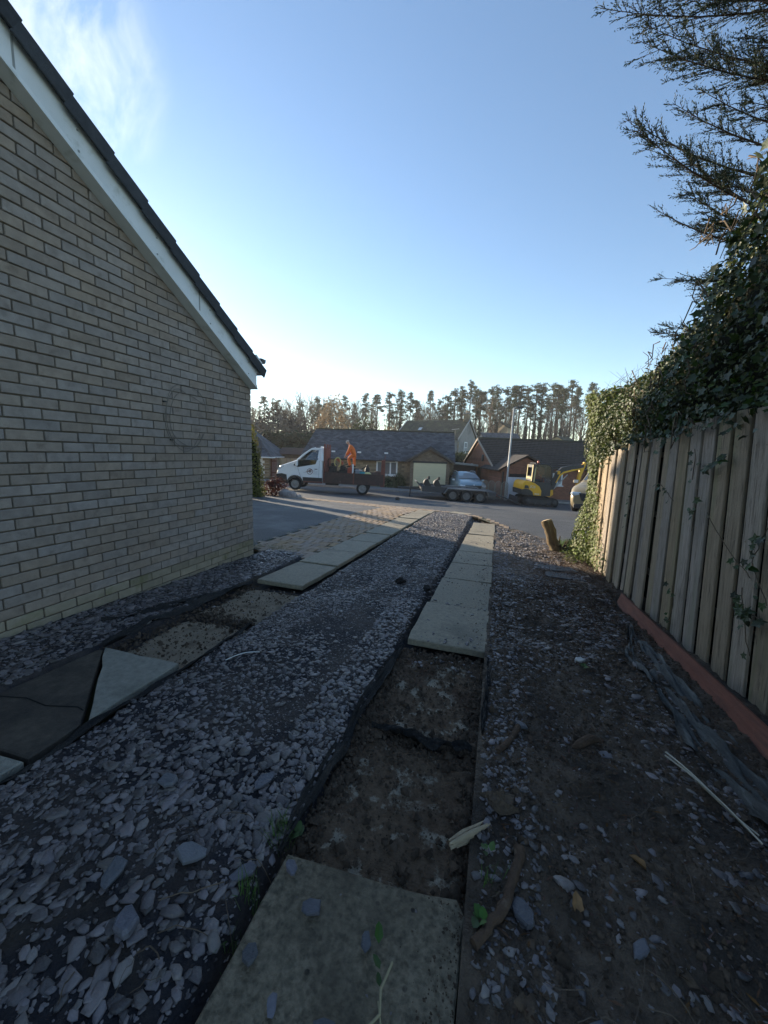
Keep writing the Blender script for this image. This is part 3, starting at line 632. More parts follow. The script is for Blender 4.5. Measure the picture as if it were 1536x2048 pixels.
n = 3000; k = rg.random(n); x = np.where(k < .4, rg.uniform(-.6,-.5,n), np.where(k < .7, rg.uniform(-.06,.02,n), rg.uniform(-.56,.0,n))); y = np.where(k < .7, rg.uniform(.93,2.52,n), np.where(rg.random(n) < .5, rg.normal(1.635,.04,n), rg.normal(2.47,.05,n)))
o = scatter('soil_crumbs', *CR, np.stack([x, y, G(x, y)-.058+.02*rg.random(n)], -1), rotmats(n, np.abs(rg.normal(0,.5,n))), np.clip(.016*np.exp(rg.normal(0,.6,n)), .004, .06), m_crumb); props(o, kind='stuff')
n = 700; k = rg.random(n); x = np.where(k < .5, rg.uniform(-2.4,-2.28,n), rg.uniform(-2.35,-1.76,n)); y = np.where(k < .5, rg.uniform(1.75,3.3,n), rg.normal(2.45,.06,n))
o = scatter('soil_crumbs', *CR, np.stack([x, y, G(x, y)-.05+.02*rg.random(n)], -1), rotmats(n, np.abs(rg.normal(0,.5,n))), np.clip(.015*np.exp(rg.normal(0,.6,n)), .004, .05), m_crumb); props(o, kind='stuff')
# bark mulch / needle litter by the fence
m_litter = mat('bark litter', (.11,.055,.032), (.07,.04,.026), 10, .9, .3, 80, rnd=.4, hue=.02, spec=.2)
n = 5200; x = rg.uniform(.45,1.4,n); y = rg.uniform(3.0,6.6,n); k = rg.random(n) < smooth(.3,.8,x-.25*np.abs(y-4.6)+.2) ; x, y = x[k], y[k]; n = len(x)
o = scatter('bark_litter', *NEEDLE, np.stack([x, y, dirth(x, y)+.012*rg.random(n)], -1), rotmats(n, np.abs(rg.normal(0,.4,n))), np.stack([rg.uniform(.02,.07,n), rg.uniform(.015,.04,n), np.full(n,.05)], -1), m_litter); props(o, kind='stuff')
n = 900; x = rg.uniform(.1,1.3,n); y = rg.uniform(.6,3.2,n)
o = scatter('bark_litter', *NEEDLE, np.stack([x, y, dirth(x, y)+.006], -1), rotmats(n, np.abs(rg.normal(0,.3,n))), np.stack([rg.uniform(.012,.05,n), rg.uniform(.012,.04,n), np.full(n,.03)], -1), m_litter); props(o, kind='stuff')
# single larger slates
def on(x, y): return float(surf(np.float64(x), np.float64(y)))
SL = [(-.405,.80,.06,'s','plum slate chip with a dark side face in the middle of the near slab'),
 (-.235,.775,.045,'s','small grey slate chip right of centre on the near slab'),
 (-.50,.66,.05,'s','thin pointed slate sliver near the left edge of the near slab'),
 (-.40,.60,.045,'s','dull grey slate chip at the front of the near slab left of the middle'),
 (-.27,.60,.065,'s','thick blocky slate at the front of the near slab'),
 (-.20,.585,.055,'s','pale edged slate leaning beside the blocky slate on the near slab'),
 (-.515,.88,.05,'s','narrow slate at the far left corner of the near slab'),
 (.16,.98,.075,'g','pale bluish slate lump beside the long stick'),
 (.46,1.0,.06,'g','lone blue grey slate lying flat on bare soil'),
 (.30,.78,.075,'g','tall pale slate in the soil at the bottom edge'),
 (.55,.80,.07,'g','greenish slate on the soil near the bottom right corner'),
 (.05,.66,.07,'g','slate chip standing on edge at the right side of the near slab'),
 (.60,2.62,.07,'g','almost white stone on the soil in front of the fence plank'),
 (.20,1.85,.075,'g','flat pale slate among chips right of the mortar bed'),
 (-.64,.83,.085,'g','round dark plum slate against the left edge of the near slab'),
 (-.85,.62,.10,'g','large flat grey slate in the dark corner of the slate bed'),
 (-1.0,.70,.10,'g','long grey slate lying lengthwise in the slate bed'),
 (-.83,.82,.095,'g','broad blue grey slate on top of the slate bed'),
 (-1.12,1.02,.085,'g','wedge shaped slate on bare membrane'),
 (-.78,1.14,.08,'g','greenish rounded slate at the right side of the slate bed')]
m_slate1 = mat('single slate', (.13,.128,.15), (.09,.092,.105), 14, .5, .5, 90, rnd=.3, hue=.03, spec=.5)
m_pale = mat('white stone', (.55,.53,.5), (.45,.43,.4), 10, .8, .3, 60)
for i, (x, y, s_, w, lb) in enumerate(SL):
    v, f = chip(300+i, 7); z = (g(x, y)+.02) if w == 's' else on(x, y)+.008
    me = MB().add([(a*s_*1.15, b*s_*1.15, c*s_*1.5+s_*.15) for a, b, c in v], f).mesh('slate_chip', m_pale if 'white' in lb else m_slate1)
    props(link('slate_chip', me, None, (x, y, z), (R_.uniform(-.2,.2), R_.uniform(-.2,.2), R_.uniform(0,6))), lb, 'slate', 'larger loose slates')
# ================================================================== STICKS, LEAVES, LITTER
m_bark = mat('brown bark', (.12,.078,.052), (.075,.05,.035), 14, .9, .7, 60, stretch=(1,1,1), c3=(.2,.15,.11), s3=12, t3=(.6,.72), spec=.2)
m_palewood = mat('split pale wood', (.5,.42,.29), (.33,.26,.17), 9, .85, .6, 60, c3=(.16,.11,.07), s3=8, t3=(.56,.66), stretch=(1,1,1))
def stick(name, a, b, r0, r1, m, lb, cat='stick', bend=.02, n=9, seed=0, up=0):
    r = random.Random(seed); q = MB(); pts = []; rad = []
    for i in range(14):
        f = i/13; x, y = a[0]+(b[0]-a[0])*f, a[1]+(b[1]-a[1])*f; pts.append((x+r.uniform(-1,1)*bend*.25+bend*sin(f*pi), y+r.uniform(-1,1)*bend*.2, max(on(x, y), g(x, y)-.05)+r0*.8+up*f)); rad.append((r0+(r1-r0)*f)*r.uniform(.86,1.14))
    q.tube(pts, rad, n); return props(q.build(name, m), lb, cat)
stick('stick', (.035,.86), (.16,1.16), .013, .017, m_bark, 'long brown barked stick lying on soil beside the near slab', seed=1)
stick('stick', (.09,1.60), (.185,1.83), .013, .014, m_bark, 'shorter brown stick on slate chips right of the mortar bed', seed=2, bend=.008)
q = MB(); r = random.Random(3)
for k in range(11):
    ox = r.uniform(-.014,.014); q.tube([(-.07+ox+.13*f+.006*r.random(), 1.10+.125*f-ox*.8, g(0,1.1)+.006+.003*k+.006*r.random()) for f in np.linspace(.18*r.random(), 1-.25*r.random(), 6)], [.003,.006,.007,.007,.006,.002], 5, sm=False)
props(q.build('broken_branch', m_palewood), 'splintered pale broken branch with bark stripped off', 'branch')
q = MB(); q.tube([(.42+.14*t, 1.78+.09*sin(t*2.2)*t, on(.45,1.8)+.02+.025*sin(t*3)) for t in np.linspace(0,1,12)], [.006,.012,.018,.02,.02,.021,.02,.02,.019,.016,.012,.006], 8)
props(q.build('tree_root', m_bark), 'curved brown piece of root beside a flat blue slate', 'root')
for i, (x, y, s_, lb) in enumerate(((.10,1.33,.055,'black clod of soil beside the slate strip, largest clod in the soil'), (-.93,3.9,.06,'small black rag of membrane on the slate bed, left of the two'), (-.62,3.75,.055,'black lump on the slate bed close to the slab path'), (-2.36,4.42,.06,'black scrap of pipe at the corner of the slab path'))):
    q = MB(); q.sphere((0,0,.25*s_), (s_, s_*.7, s_*.55), 12, 8)
    q.v = [(a*(1+1.1*(float(vnoise(np.float64(a*60+9), np.float64(b*60+c*40), i))-.5)), b*(1+1.1*(float(vnoise(np.float64(b*64), np.float64(c*60+a*30), i+3))-.5)), c*(1+.9*(float(vnoise(np.float64(a*70), np.float64(b*70), i+8))-.5))) for a, b, c in q.v]; q.sm = [False]*len(q.f)
    props(q.build('soil_clod' if i in (0, 2) else 'membrane_scrap', m_mem if i else m_soil, None, (x, y, on(x, y)), (0,0,i)), lb, 'clod' if i in (0, 2) else 'membrane')
v, f = chip(77, 7); props(link('stone', MB().add([(a*.07, b*.07, c*.16+.012) for a, b, c in v], f).mesh('stone', mat('buff stone', (.5,.36,.25), (.4,.28,.19), 20, .9)), None, (-.53,3.32,on(-.53,3.32))), 'buff orange pebble beside the slab path', 'stone')
m_dead = mat('dead leaf', (.32,.19,.09), (.2,.11,.05), 12, .8, .3, 60, rnd=.3, spec=.2)
for i, (x, y, s_, lb) in enumerate(((.31,1.06,.055,'curled tan dead leaf standing up on bare soil'), (.53,1.26,.06,'flat brown dead leaf towards the fence'), (.62,.88,.04,'small tan leaf scrap near the bottom right'))):
    V = [(a*s_*1.1, (b-.5)*s_, c*s_+.5*s_*a*a*4) for a, b, c in LEAF[0]]; props(link('dead_leaf', MB().add(V, LEAF[1]).mesh('dead_leaf', m_dead), None, (x, y, on(x, y)+.012), (.5,.3,i*1.3)), lb, 'dead leaf')
m_tie = mat('pale plastic', (.75,.76,.75), rough=.4); m_straw = mat('pale straw', (.55,.5,.4), (.42,.38,.3), 8, .8, rnd=.2)
q = MB(); q.tube([(-1.53+.14*t, 1.85+.15*t, on(-1.5,1.9)+.015+.02*sin(t*3)) for t in np.linspace(0,1,9)], .0028, 5); props(q.build('cable_tie', m_tie), 'white plastic cable tie lying on the slate bed', 'cable tie')
q = MB()
for k in range(3): q.tube([(.80+.16*t+.012*k*t, 1.82-.36*t+.03*k*t, on(.85,1.7)+.03+.02*sin(t*3+k)) for t in np.linspace(0,1,10)], .0035, 5)
props(q.build('straw_stalk', m_straw), 'pale dry stalks lying next to the crumpled grey fabric', 'stalk')
for i in range(150):                                                 # thin twigs and roots
    q = MB(); x, y = (R_.uniform(.08,1.2), R_.uniform(.62,4.2)) if i < 122 else ((R_.uniform(-.95,-.58), R_.uniform(.4,1.3)) if i < 138 else (R_.uniform(-2.95,-2.45), R_.uniform(1.6,4)))
    a = R_.uniform(0, 6.28); L_ = R_.uniform(.05,.2); c = R_.uniform(-.8,.8); pts = []
    for t in np.linspace(0,1,7): px, py = x+cos(a+c*t)*L_*t, y+sin(a+c*t)*L_*t; pts.append((px, py, on(px, py)+.008+.02*sin(3*t)*R_.random()))
    q.tube(pts, R_.uniform(.0007,.0018), 4, cap=False)
    if i == 0: TW = []
    TW.append(q)
q = MB()
for t in TW: q.add(t.v, t.f)
props(q.build('twig_litter', mat('twig', (.13,.095,.065), (.07,.052,.038), 9, .9, rnd=.4)), kind='stuff')
# leafy sprig lying on the near slab, weeds, grass
m_leaf = mat('green leaf', (.07,.125,.03), (.045,.085,.02), 6, .45, .2, 40, rnd=.35, hue=.02, transl=.25, spec=.4)
m_weed = mat('weed leaf', (.09,.16,.04), (.06,.12,.03), 6, .6, rnd=.25, hue=.02, transl=.25)
m_stem = mat('pale stem', (.38,.34,.2), (.26,.22,.13), 9, .8)
sp = thing('ivy_sprig', 'pale trailing stem with three green leaves lying on the near slab', 'sprig', (-.17,.62,g(-.17,.62)+.03))
q = MB(); q.tube([(-.075,-.10,.0),(-.03,-.02,.012),(.01,.03,.016),(.0,.07,.014),(.012,.13,.006)], .003, 6).tube([(.0,.05,.014),(.03,-.01,.01),(.02,-.05,.004),(.05,-.06,.006)], .0022, 5); q.build('stem', m_stem, sp)
for x, y, a, s_ in ((-.03,.15,.3,.045),(-.012,.105,.9,.032),(-.004,.075,.5,.026),(-.07,-.05,2.6,.04)):
    MB().add([(u*s_*.9, v*s_, w*s_) for u, v, w in LEAF[0]], LEAF[1]).build('leaf', m_leaf, sp, (x, y, .012), (.2,.1,a))
def weed(x, y, n, s_, lb, seed):
    w = thing('weed', lb, 'weed', (x, y, on(x, y))); r = random.Random(seed)
    for k in range(n):
        a = r.uniform(0, 6.28); sc = s_*r.uniform(.6,1.2)
        MB().add([(u*sc*1.5, v*sc, c*sc) for u, v, c in LEAF[0]], LEAF[1]).build('leaf', m_weed, w, (.01*cos(a), .01*sin(a), .006+.012*r.random()), (r.uniform(.2,.8), r.uniform(-.3,.3), a))
weed(.045,.92,7,.032,'small bright green weed at the right edge of the near slab',1); weed(-.585,1.02,6,.034,'pale green weed by the far left corner of the near slab',2); weed(.6,2.5,7,.03,'little yellow green weed on the slate mulch before the fence',3); weed(.06,1.12,4,.026,'single green seedling beside the splintered branch',4)
BL = ([(-.02,0,0),(.02,0,0),(.012,.1,.6),(0,.35,1),(-.012,.1,.6)], [(0,1,2,3),(0,3,4,4)])
m_grass = mat('grass blade', (.1,.16,.04), (.07,.11,.03), 5, .7, rnd=.35, hue=.03, transl=.3)
def grass(name, pts, n, spread, h, lb=None, kind=None):
    P = []; 
    for x, y in pts:
        for k in range(n): P.append((x+NR.normal(0,spread), y+NR.normal(0,spread)))
    P = np.array(P); z = np.where((P[:,0] > -3.05) & (P[:,0] < 1.6) & (P[:,1] < 9), surf(P[:,0], P[:,1]), G(P[:,0], P[:,1])); bv = BL[0]
    o = scatter(name, bv, [(0,1,2),(0,2,4),(4,2,3)], np.stack([P[:,0], P[:,1], z], -1), rotmats(len(P), np.abs(NR.normal(0,.35,len(P)))), h*NR.uniform(.5,1.2,len(P)), m_grass)
    return props(o, lb, 'grass' if lb else None, None, kind)
grass('grass_tuft', [(-.60,.80)], 60, .018, .07, 'tuft of fine grass against the left edge of the near slab')
grass('grass_tuft', [(-.575,.69)], 50, .015, .06, 'second grass tuft lower down along the near slab edge')
grass('grass_tuft', [(-.60,.97),(-.62,1.0)], 45, .02, .07, 'grass growing in the black membrane above the near slab corner')
grass('grass_tuft', [(.07,1.05)], 40, .02, .05, 'sparse grass tuft between the near slab and the long stick')
vg = [(R_.uniform(-3.5,-2.6), 4.6+R_.uniform(0,.25)) for _ in range(30)] + [(-3.44+R_.uniform(-.06,.05), 4.6+R_.random()*2.4) for _ in range(24)]
grass('moss_and_grass', vg, 22, .04, .035, kind='stuff')
grass('grass_verge', [(R_.uniform(1.2,2.0), R_.uniform(6.1,7.4)) for _ in range(160)], 26, .08, .11, kind='stuff')
vb = sheet('grass_verge_ground', [(1.2,6.95),(1.25,6.2),(2.6,6.0),(3.0,6.3),(2.0,7.2)], m_grass_base, .02, .3); props(vb, kind='structure')
# leaning log and stump at the end of the soil strip
lg = thing('log_post', 'short sawn log leaning to the left on the soil by the fence end', 'log', (.98,6.55,on(.98,6.55)-.03), 0, rot=(radians(-6), radians(-19), .2))
q = MB(); r = random.Random(8); q.tube([(.01*sin(i*1.3), .008*cos(i*2.1), .060*i) for i in range(10)], [.085*r.uniform(.92,1.08)*(1.12 if i == 0 else 1) for i in range(10)], 14, cap=False)
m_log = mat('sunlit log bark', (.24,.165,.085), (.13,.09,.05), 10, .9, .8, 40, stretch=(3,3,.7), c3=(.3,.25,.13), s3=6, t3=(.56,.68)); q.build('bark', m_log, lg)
MB().lathe([(.083,0),(.079,.008),(0,.010)], (.0,.0,.534), (0,0,1), 14).build('sawn_end', mat('sawn wood', (.5,.38,.22), (.38,.27,.15), 15, .85), lg)
MB().tube([(.05,0,.1),(.1,.02,.16),(.14,.03,.24)], [.02,.014,.006], 7).build('stub', m_log, lg)
rs = MB(); r = random.Random(12)
for k in range(26):
    a = r.uniform(0,6.28); L_ = r.uniform(.1,.3); rs.tube([(1.06+cos(a)*L_*t, 6.6+sin(a)*L_*t, on(1.06,6.6)+.05*sin(t*3)+r.uniform(0,.16)*t) for t in np.linspace(0,1,5)], [.01,.008,.006,.004,.002], 4)
props(rs.build('root_litter', m_bark), kind='stuff')
# ================================================================== IVY, HEDGE AND CONIFER BEHIND THE FENCE
def dirmats(d, roll=None, axis=0):
    """rotations that take the local AXIS (0: x, 2: z) to the unit vectors D, rolled about it"""
    d = np.asarray(d, float); d = d/np.linalg.norm(d, axis=1, keepdims=True); n = len(d); h = np.where(np.abs(d[:,2:3]) < .9, [[0,0,1.]], [[1.,0,0]])
    a = np.cross(h, d); a /= np.linalg.norm(a, axis=1, keepdims=True); b = np.cross(d, a); roll = NR.uniform(0, 2*pi, n) if roll is None else roll
    c, s_ = np.cos(roll)[:,None], np.sin(roll)[:,None]; a2 = a*c+b*s_; b2 = b*c-a*s_
    return np.stack([d, a2, b2], -1) if axis == 0 else np.stack([a2, b2, d], -1)
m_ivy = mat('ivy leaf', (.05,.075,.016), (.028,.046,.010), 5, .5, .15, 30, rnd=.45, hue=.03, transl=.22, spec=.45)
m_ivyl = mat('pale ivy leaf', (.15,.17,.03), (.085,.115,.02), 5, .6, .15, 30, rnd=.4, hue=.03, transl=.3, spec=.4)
m_hedge = mat('hedge leaf', (.10,.115,.03), (.06,.075,.02), 5, .5, rnd=.45, hue=.03, transl=.2, spec=.35)
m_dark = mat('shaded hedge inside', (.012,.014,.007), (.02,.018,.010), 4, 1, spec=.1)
m_vine = mat('vine stem', (.16,.115,.075), (.1,.075,.05), 9, .9, spec=.2)
hedge = thing('ivy_hedge', 'overgrown ivy and privet hedge bulging over the top of the fence', 'hedge', (0,0,0))
hy = [2.2,3.0,3.3,3.6,3.95,4.85,6.6,7.2]; hz = [2.1,1.9,1.55,1.2,1.02,.93,.93,.6]
T = lambda y: np.interp(y, hy, hz)
def cloud_pts(n, y0, y1, front=1.25, back=2.1):
    y = NR.uniform(y0, y1, n); u = NR.random(n); top = T(y)+.10*(fbm(y*3, u*3, 4)-.5)*2; bot = np.where(y < 5.6, .20-.0*y, -.2)
    # front face or top face
    k = NR.random(n) < .62; z = np.where(k, bot+(top-bot)*u, top-np.abs(NR.normal(0,.07,n)))
    bul = .16*np.sin(np.clip((z-bot)/(top-bot), 0, 1)*pi); x = np.where(k, front+.17-bul+.25*np.clip((z-top+.25),0,.3)+.12*(fbm(y*4, z*4, 9)-.5)+np.abs(NR.normal(0,.07,n)), NR.uniform(front+.15, back, n))
    nrm = np.stack([np.where(k, -1, -.3), NR.normal(-.25,.4,n), np.where(k, .45, 1)], -1)+NR.normal(0,.7,(n,3))
    return np.stack([x, y, z], -1), nrm
p, nn = cloud_pts(24000, 2.4, 6.9); props(scatter('hedge_leaves', *LEAF, p, dirmats(nn, axis=2), NR.uniform(.022,.045,len(p)), m_hedge, hedge), kind='stuff')
p, nn = cloud_pts(5200, 2.3, 6.6); props(scatter('ivy_leaves', *IVY, p+np.array([-.03,0,0]), dirmats(nn, axis=2), NR.uniform(.016,.036,len(p)), m_ivy, hedge), kind='stuff')
p, nn = cloud_pts(620, 2.0, 3.9); props(scatter('large_ivy_leaves', *IVY, p+np.array([-.07,0,0]), dirmats(nn, axis=2), NR.uniform(.032,.066,len(p)), m_ivy, hedge), kind='stuff')
n = 300; y = NR.uniform(2.2,5.4,n); z = np.where(y < 3.6, .335-.04*np.maximum(0, y-2.4), .2)+.06-np.abs(NR.normal(0,.09,n))*(.4+1.1*vnoise(y*2.3, y*0, 5)); p = np.stack([1.315-np.abs(NR.normal(0,.025,n)), y, z], -1); nn = np.array([-1,-.25,.5])+NR.normal(0,.5,(n,3))
props(scatter('draping_ivy', *IVY, p, dirmats(nn, axis=2), NR.uniform(.02,.05,n), m_ivy, hedge), kind='stuff')
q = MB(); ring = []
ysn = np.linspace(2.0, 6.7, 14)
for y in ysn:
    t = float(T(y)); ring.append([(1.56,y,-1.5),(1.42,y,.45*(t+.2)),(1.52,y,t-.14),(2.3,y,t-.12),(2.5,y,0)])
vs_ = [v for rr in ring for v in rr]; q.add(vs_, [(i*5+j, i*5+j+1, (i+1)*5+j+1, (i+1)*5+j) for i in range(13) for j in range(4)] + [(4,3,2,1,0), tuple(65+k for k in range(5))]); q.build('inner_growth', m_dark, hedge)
q = MB()
for i in range(90):
    y = R_.uniform(3.2,6.4); z = float(T(np.float64(y))); a = R_.uniform(-.9,.5); L_ = R_.uniform(.12,.36); q.tube([(1.35+R_.uniform(0,.3)+.1*t*R_.uniform(-1,1), y+a*L_*t, z-.1+L_*t) for t in (0,.5,1)], [.0035,.0028,.001], 4, cap=False)
props(q.build('bare_twigs', m_vine, hedge), kind='stuff')
q = MB()
for i in range(46):
    y = R_.uniform(2.4,4.6); z = R_.uniform(.3, float(T(np.float64(y)))); pts = [(1.24+R_.uniform(-.06,.05), y, z)]
    for k in range(5): pts.append((pts[-1][0]+R_.uniform(-.03,.03), pts[-1][1]+R_.uniform(-.09,.09), pts[-1][2]+R_.uniform(-.12,.08)))
    q.tube(pts, [.005,.0045,.004,.0035,.003,.002], 5, cap=False)
props(q.build('tangled_stems', m_vine, hedge), kind='stuff')
# ivy curtain over the far fence end, spreading on the ground
iv = thing('ivy_curtain', 'pale sunlit ivy hanging in a thick curtain over the far fence end', 'ivy', (0,0,0))
n = 9000; u = NR.random(n); z = -1.5+2.45*u**.85; w = .21+.10*(1-np.clip((z+1.5)/1.0,0,1))+.13*smooth(.2,.9,z); ang = NR.uniform(pi*.55, pi*1.75, n)
cx = 1.46-.06*smooth(-.6,-1.5,z); cyy = 6.30; lump = 1+.5*(fbm(ang*2, z*3.5, 6)-.5)
rad = w*lump*NR.uniform(.75,1.08,n)
p = np.stack([cx+rad*np.cos(ang)*.9, cyy+rad*np.sin(ang)*1.5, z], -1); nn = np.stack([np.cos(ang), np.sin(ang), np.full(n,.4)], -1)+NR.normal(0,.35,(n,3))
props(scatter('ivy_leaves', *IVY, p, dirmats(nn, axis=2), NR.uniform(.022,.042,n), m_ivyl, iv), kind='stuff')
n = 1300; y = 5.1+1.1*NR.random(n)**.7; z = -1.42+NR.random(n)*(.25+.9*smooth(5.2,6.1,y)); p = np.stack([1.335-np.abs(NR.normal(0,.03,n)), y, z], -1); nn = np.array([-1,-.2,.4])+NR.normal(0,.35,(n,3)); k = NR.random(n) < .25+.75*smooth(5.3,6.0,y)
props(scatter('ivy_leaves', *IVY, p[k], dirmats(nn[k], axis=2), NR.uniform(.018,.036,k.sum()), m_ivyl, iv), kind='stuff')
n = 900; x = NR.uniform(1.0,1.7,n); y = NR.uniform(5.7,6.7,n); p = np.stack([x, y, G(x,y)+NR.uniform(.01,.10,n)], -1)
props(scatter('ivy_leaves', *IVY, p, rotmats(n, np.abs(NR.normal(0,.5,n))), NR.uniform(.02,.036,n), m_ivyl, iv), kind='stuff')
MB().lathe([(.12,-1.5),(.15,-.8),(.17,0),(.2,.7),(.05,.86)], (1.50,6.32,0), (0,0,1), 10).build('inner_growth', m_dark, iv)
# single ivy strands on the face of the boards
def strand(y0, z0, path, leaves, s_, lb, seed):
    r = random.Random(seed); t = thing('ivy_strand', lb, 'ivy', (0,0,0), group='ivy strands on the fence boards'); q = MB(); P = [(y0, z0)]
    for dy, dz in path: P.append((P[-1][0]+dy, P[-1][1]+dz))
    xx = lambda y, z: 1.335+lean(y)*(1-np.clip((z+1.4)/1.7,0,1))-.008
    pts = []
    for a, b in zip(P, P[1:]):
        for f in (0,.33,.66): yy, zz = a[0]+(b[0]-a[0])*f+r.uniform(-.008,.008), a[1]+(b[1]-a[1])*f; pts.append((xx(yy, zz)-.006*r.random(), yy, zz))
    q.tube(pts, .0026, 5, cap=False); q.build('stem', m_vine, t)
    mm = [MB().add(IVY[0], IVY[1]).mesh('leaf', m_ivy), MB().add(LEAF[0], LEAF[1]).mesh('leaf', m_ivy)]
    for k in range(leaves):
        pt = pts[r.randrange(len(pts))]; sc = s_*r.uniform(.6,1.2); o = link('leaf', mm[0 if r.random() < .75 else 1], t, (pt[0]-.015-.02*r.random(), pt[1]+r.uniform(-.03,.03), pt[2]+r.uniform(-.02,.02)))
        nrm = Vector((-1, r.uniform(-.8,.2), r.uniform(-.1,.9))).normalized(); o.rotation_euler = (Matrix.Rotation(r.uniform(0,6.28), 3, nrm) @ nrm.to_track_quat('Z','Y').to_matrix()).to_euler(); o.scale = (sc,)*3
strand(2.45,-.30,[(.06,-.10),(.05,-.13),(-.1,-.13),(-.08,-.1)],12,.05,'ivy strand with big leaves at knee height on the nearest boards',1)
strand(2.55,-.62,[(.18,.08),(.2,.12),(.17,.15)],3,.035,'thin bare stem slanting across two boards, few leaves',2)
strand(2.62,-.78,[(-.05,-.06),(-.08,.03),(-.09,-.04)],13,.05,'low cluster of dark ivy leaves near the plank on near boards',3)
strand(3.22,-.18,[(-.02,-.12),(.03,-.1),(-.02,-.12)],6,.045,'short strand with one large pale leaf halfway up the fence',4)
strand(3.55,-.30,[(.12,.05),(.16,.06),(.14,.02)],8,.045,'horizontal spray of dark leaves across the middle boards',5)
strand(3.30,.10,[(-.01,-.12),(.01,-.15)],6,.04,'leaves in a gap high in the fence under the hedge',6)
strand(4.52,-.1,[(0,-.2),(0,-.25),(.01,-.2)],12,.035,'ivy growing up inside the wide gap between fence bays',7)
strand(3.42,-.95,[(-.05,-.15),(.03,-.1),(.05,-.06)],9,.038,'small leaves and fungus like tufts low on the boards above the plank',8)
strand(2.9,.05,[(.1,-.05),(.12,-.03),(.1,.02)],9,.055,'long strand of large leaves across the upper near boards',9)
strand(2.5,-1.05,[(.05,.1),(.04,.15),(.05,.16)],4,.045,'stem rising from the plank with a few large leaves at the lower right',10)
# conifer: trunk, limbs that end in flat sprays
m_scale = mat('conifer spray', (.035,.05,.022), (.022,.033,.016), 6, .7, rnd=.45, hue=.03, transl=.12, spec=.25)
m_cbark = mat('conifer twig bark', (.075,.05,.035), (.05,.033,.025), 8, .9, spec=.15)
con = thing('conifer_tree', 'tall dark cypress behind the fence reaching in with drooping sprays', 'tree', P3(5.5,5.3))
ci = Matrix.Translation(con.location).inverted()
NP, ND, NS = [], [], []
tw = MB()
def C(X, h, Z): x, y = S(X, Z); return Vector((x, y, h))
def spray(base, tip, width, r, dens=1.0, sag=.12):
    L_ = (tip-base).length; ax = (tip-base)/L_; side = ax.cross(Vector((0,0,1))).normalized(); n = int(L_*26*dens)
    pt = lambda f: base.lerp(tip, f)+Vector((0,0,sag*L_*4*(f-f*f)*-.35+.10*L_*f*f*0))
    tw.tube([pt(f)-con.location for f in (0,.25,.5,.75,1)], [.016*L_/2+.004,.011,.008,.005,.002], 5, cap=False)
    for i in range(n):
        f = r.uniform(.12,.99); p = pt(f); tl = width*(.35+.9*(1-f)**.7)*r.uniform(.5,1.1)
        if f > .9: tl = width*.35*r.uniform(.5,1)
        d = (ax*r.uniform(.8,1.3)+side*r.choice((-1,1))*r.uniform(.15,.9)+Vector((0,0,r.uniform(-.3,.45)))).normalized()
        e = p+d*tl; tw.tube([p-con.location, p.lerp(e,.55)+Vector((0,0,.02*tl))-con.location, e-con.location], [.0035,.0025,.001], 3, cap=False)
        m_ = max(3, int(tl*75*dens))
        for k in range(m_):
            g_ = r.uniform(.1,1); b = p.lerp(e, g_); dd = (d+Vector((r.uniform(-1,1),r.uniform(-1,1),r.uniform(-.5,.9)))*.75).normalized(); l2 = r.uniform(.03,.085)
            for u in (.2,.6,1.0):
                NP.append(b+dd*l2*u); ND.append(dd+Vector((r.uniform(-.6,.6),r.uniform(-.6,.6),r.uniform(-.6,.6)))); NS.append(r.uniform(.02,.04))
r = random.Random(31)
for tx, th, bx, bh_, w, dn in ((2.5,3.72,4.3,3.05,.42,1),(2.62,3.88,4.5,3.5,.34,.9),(3.1,4.02,4.8,3.75,.32,.9),(3.35,3.6,4.6,3.2,.4,1),(3.45,4.25,5.0,4.05,.3,.9),(2.6,4.62,5.0,4.45,.5,1),(2.75,4.85,5.0,4.7,.5,1),(2.2,4.95,4.6,5.3,.4,.8),(2.55,5.1,5.0,5.4,.4,1),(3.2,5.0,5.2,5.0,.5,1.1),
        (3.35,3.2,4.6,2.9,.32,1),(3.05,3.0,4.5,2.75,.2,.7),(3.7,2.9,5.0,2.7,.4,1.1),(3.95,2.6,5.0,2.4,.4,1.2),(3.62,2.17,5.0,2.0,.32,1.1),(3.9,1.95,5.0,1.8,.4,1.2),(3.8,1.6,5.0,1.5,.4,1.2),(4.0,2.3,5.2,2.1,.5,1.3),(3.9,3.35,5.2,3.2,.4,1),(3.9,4.1,5.3,4.3,.45,1),(3.7,4.6,5.2,4.7,.45,1),(3.9,5.4,5.4,5.5,.5,1),(3.2,5.7,5.2,5.8,.5,1)):
    z0_ = 5.05+r.uniform(-.1,.2); spray(C(bx, bh_, z0_+.15), C(tx, th, z0_*(.0+1)-.1), w, r, dn)
for k in range(26): h = r.uniform(.9,6.5); spray(C(5.4, h-.2, 5.3), C(4.2+r.uniform(-.35,.3), h, 5.2+r.uniform(-1,1)), .4, r, 1.1)
for k in range(34): h = r.uniform(.5,9); a = r.uniform(-1.2,2.2); spray(C(5.5, h-.2, 5.3), C(5.5+1.6*cos(a), h+.1, 5.3+1.6*sin(a)), .45, r, .35)
NPa = np.array([tuple(p) for p in NP])-np.array(con.location); ns = np.array(NS)
props(scatter('foliage', *NEEDLE, NPa, dirmats(np.array([tuple(d) for d in ND])), np.stack([ns, ns*1.3, ns], -1), m_scale, con), kind='stuff')
props(tw.build('branches', m_cbark, con), kind='stuff')
MB().tube([(0,0,-.3),(0,0,1.5),(.05,0,4),(0,.05,7),(0,0,10.5)], [.22,.18,.13,.07,.02], 10).build('trunk', m_cbark, con)
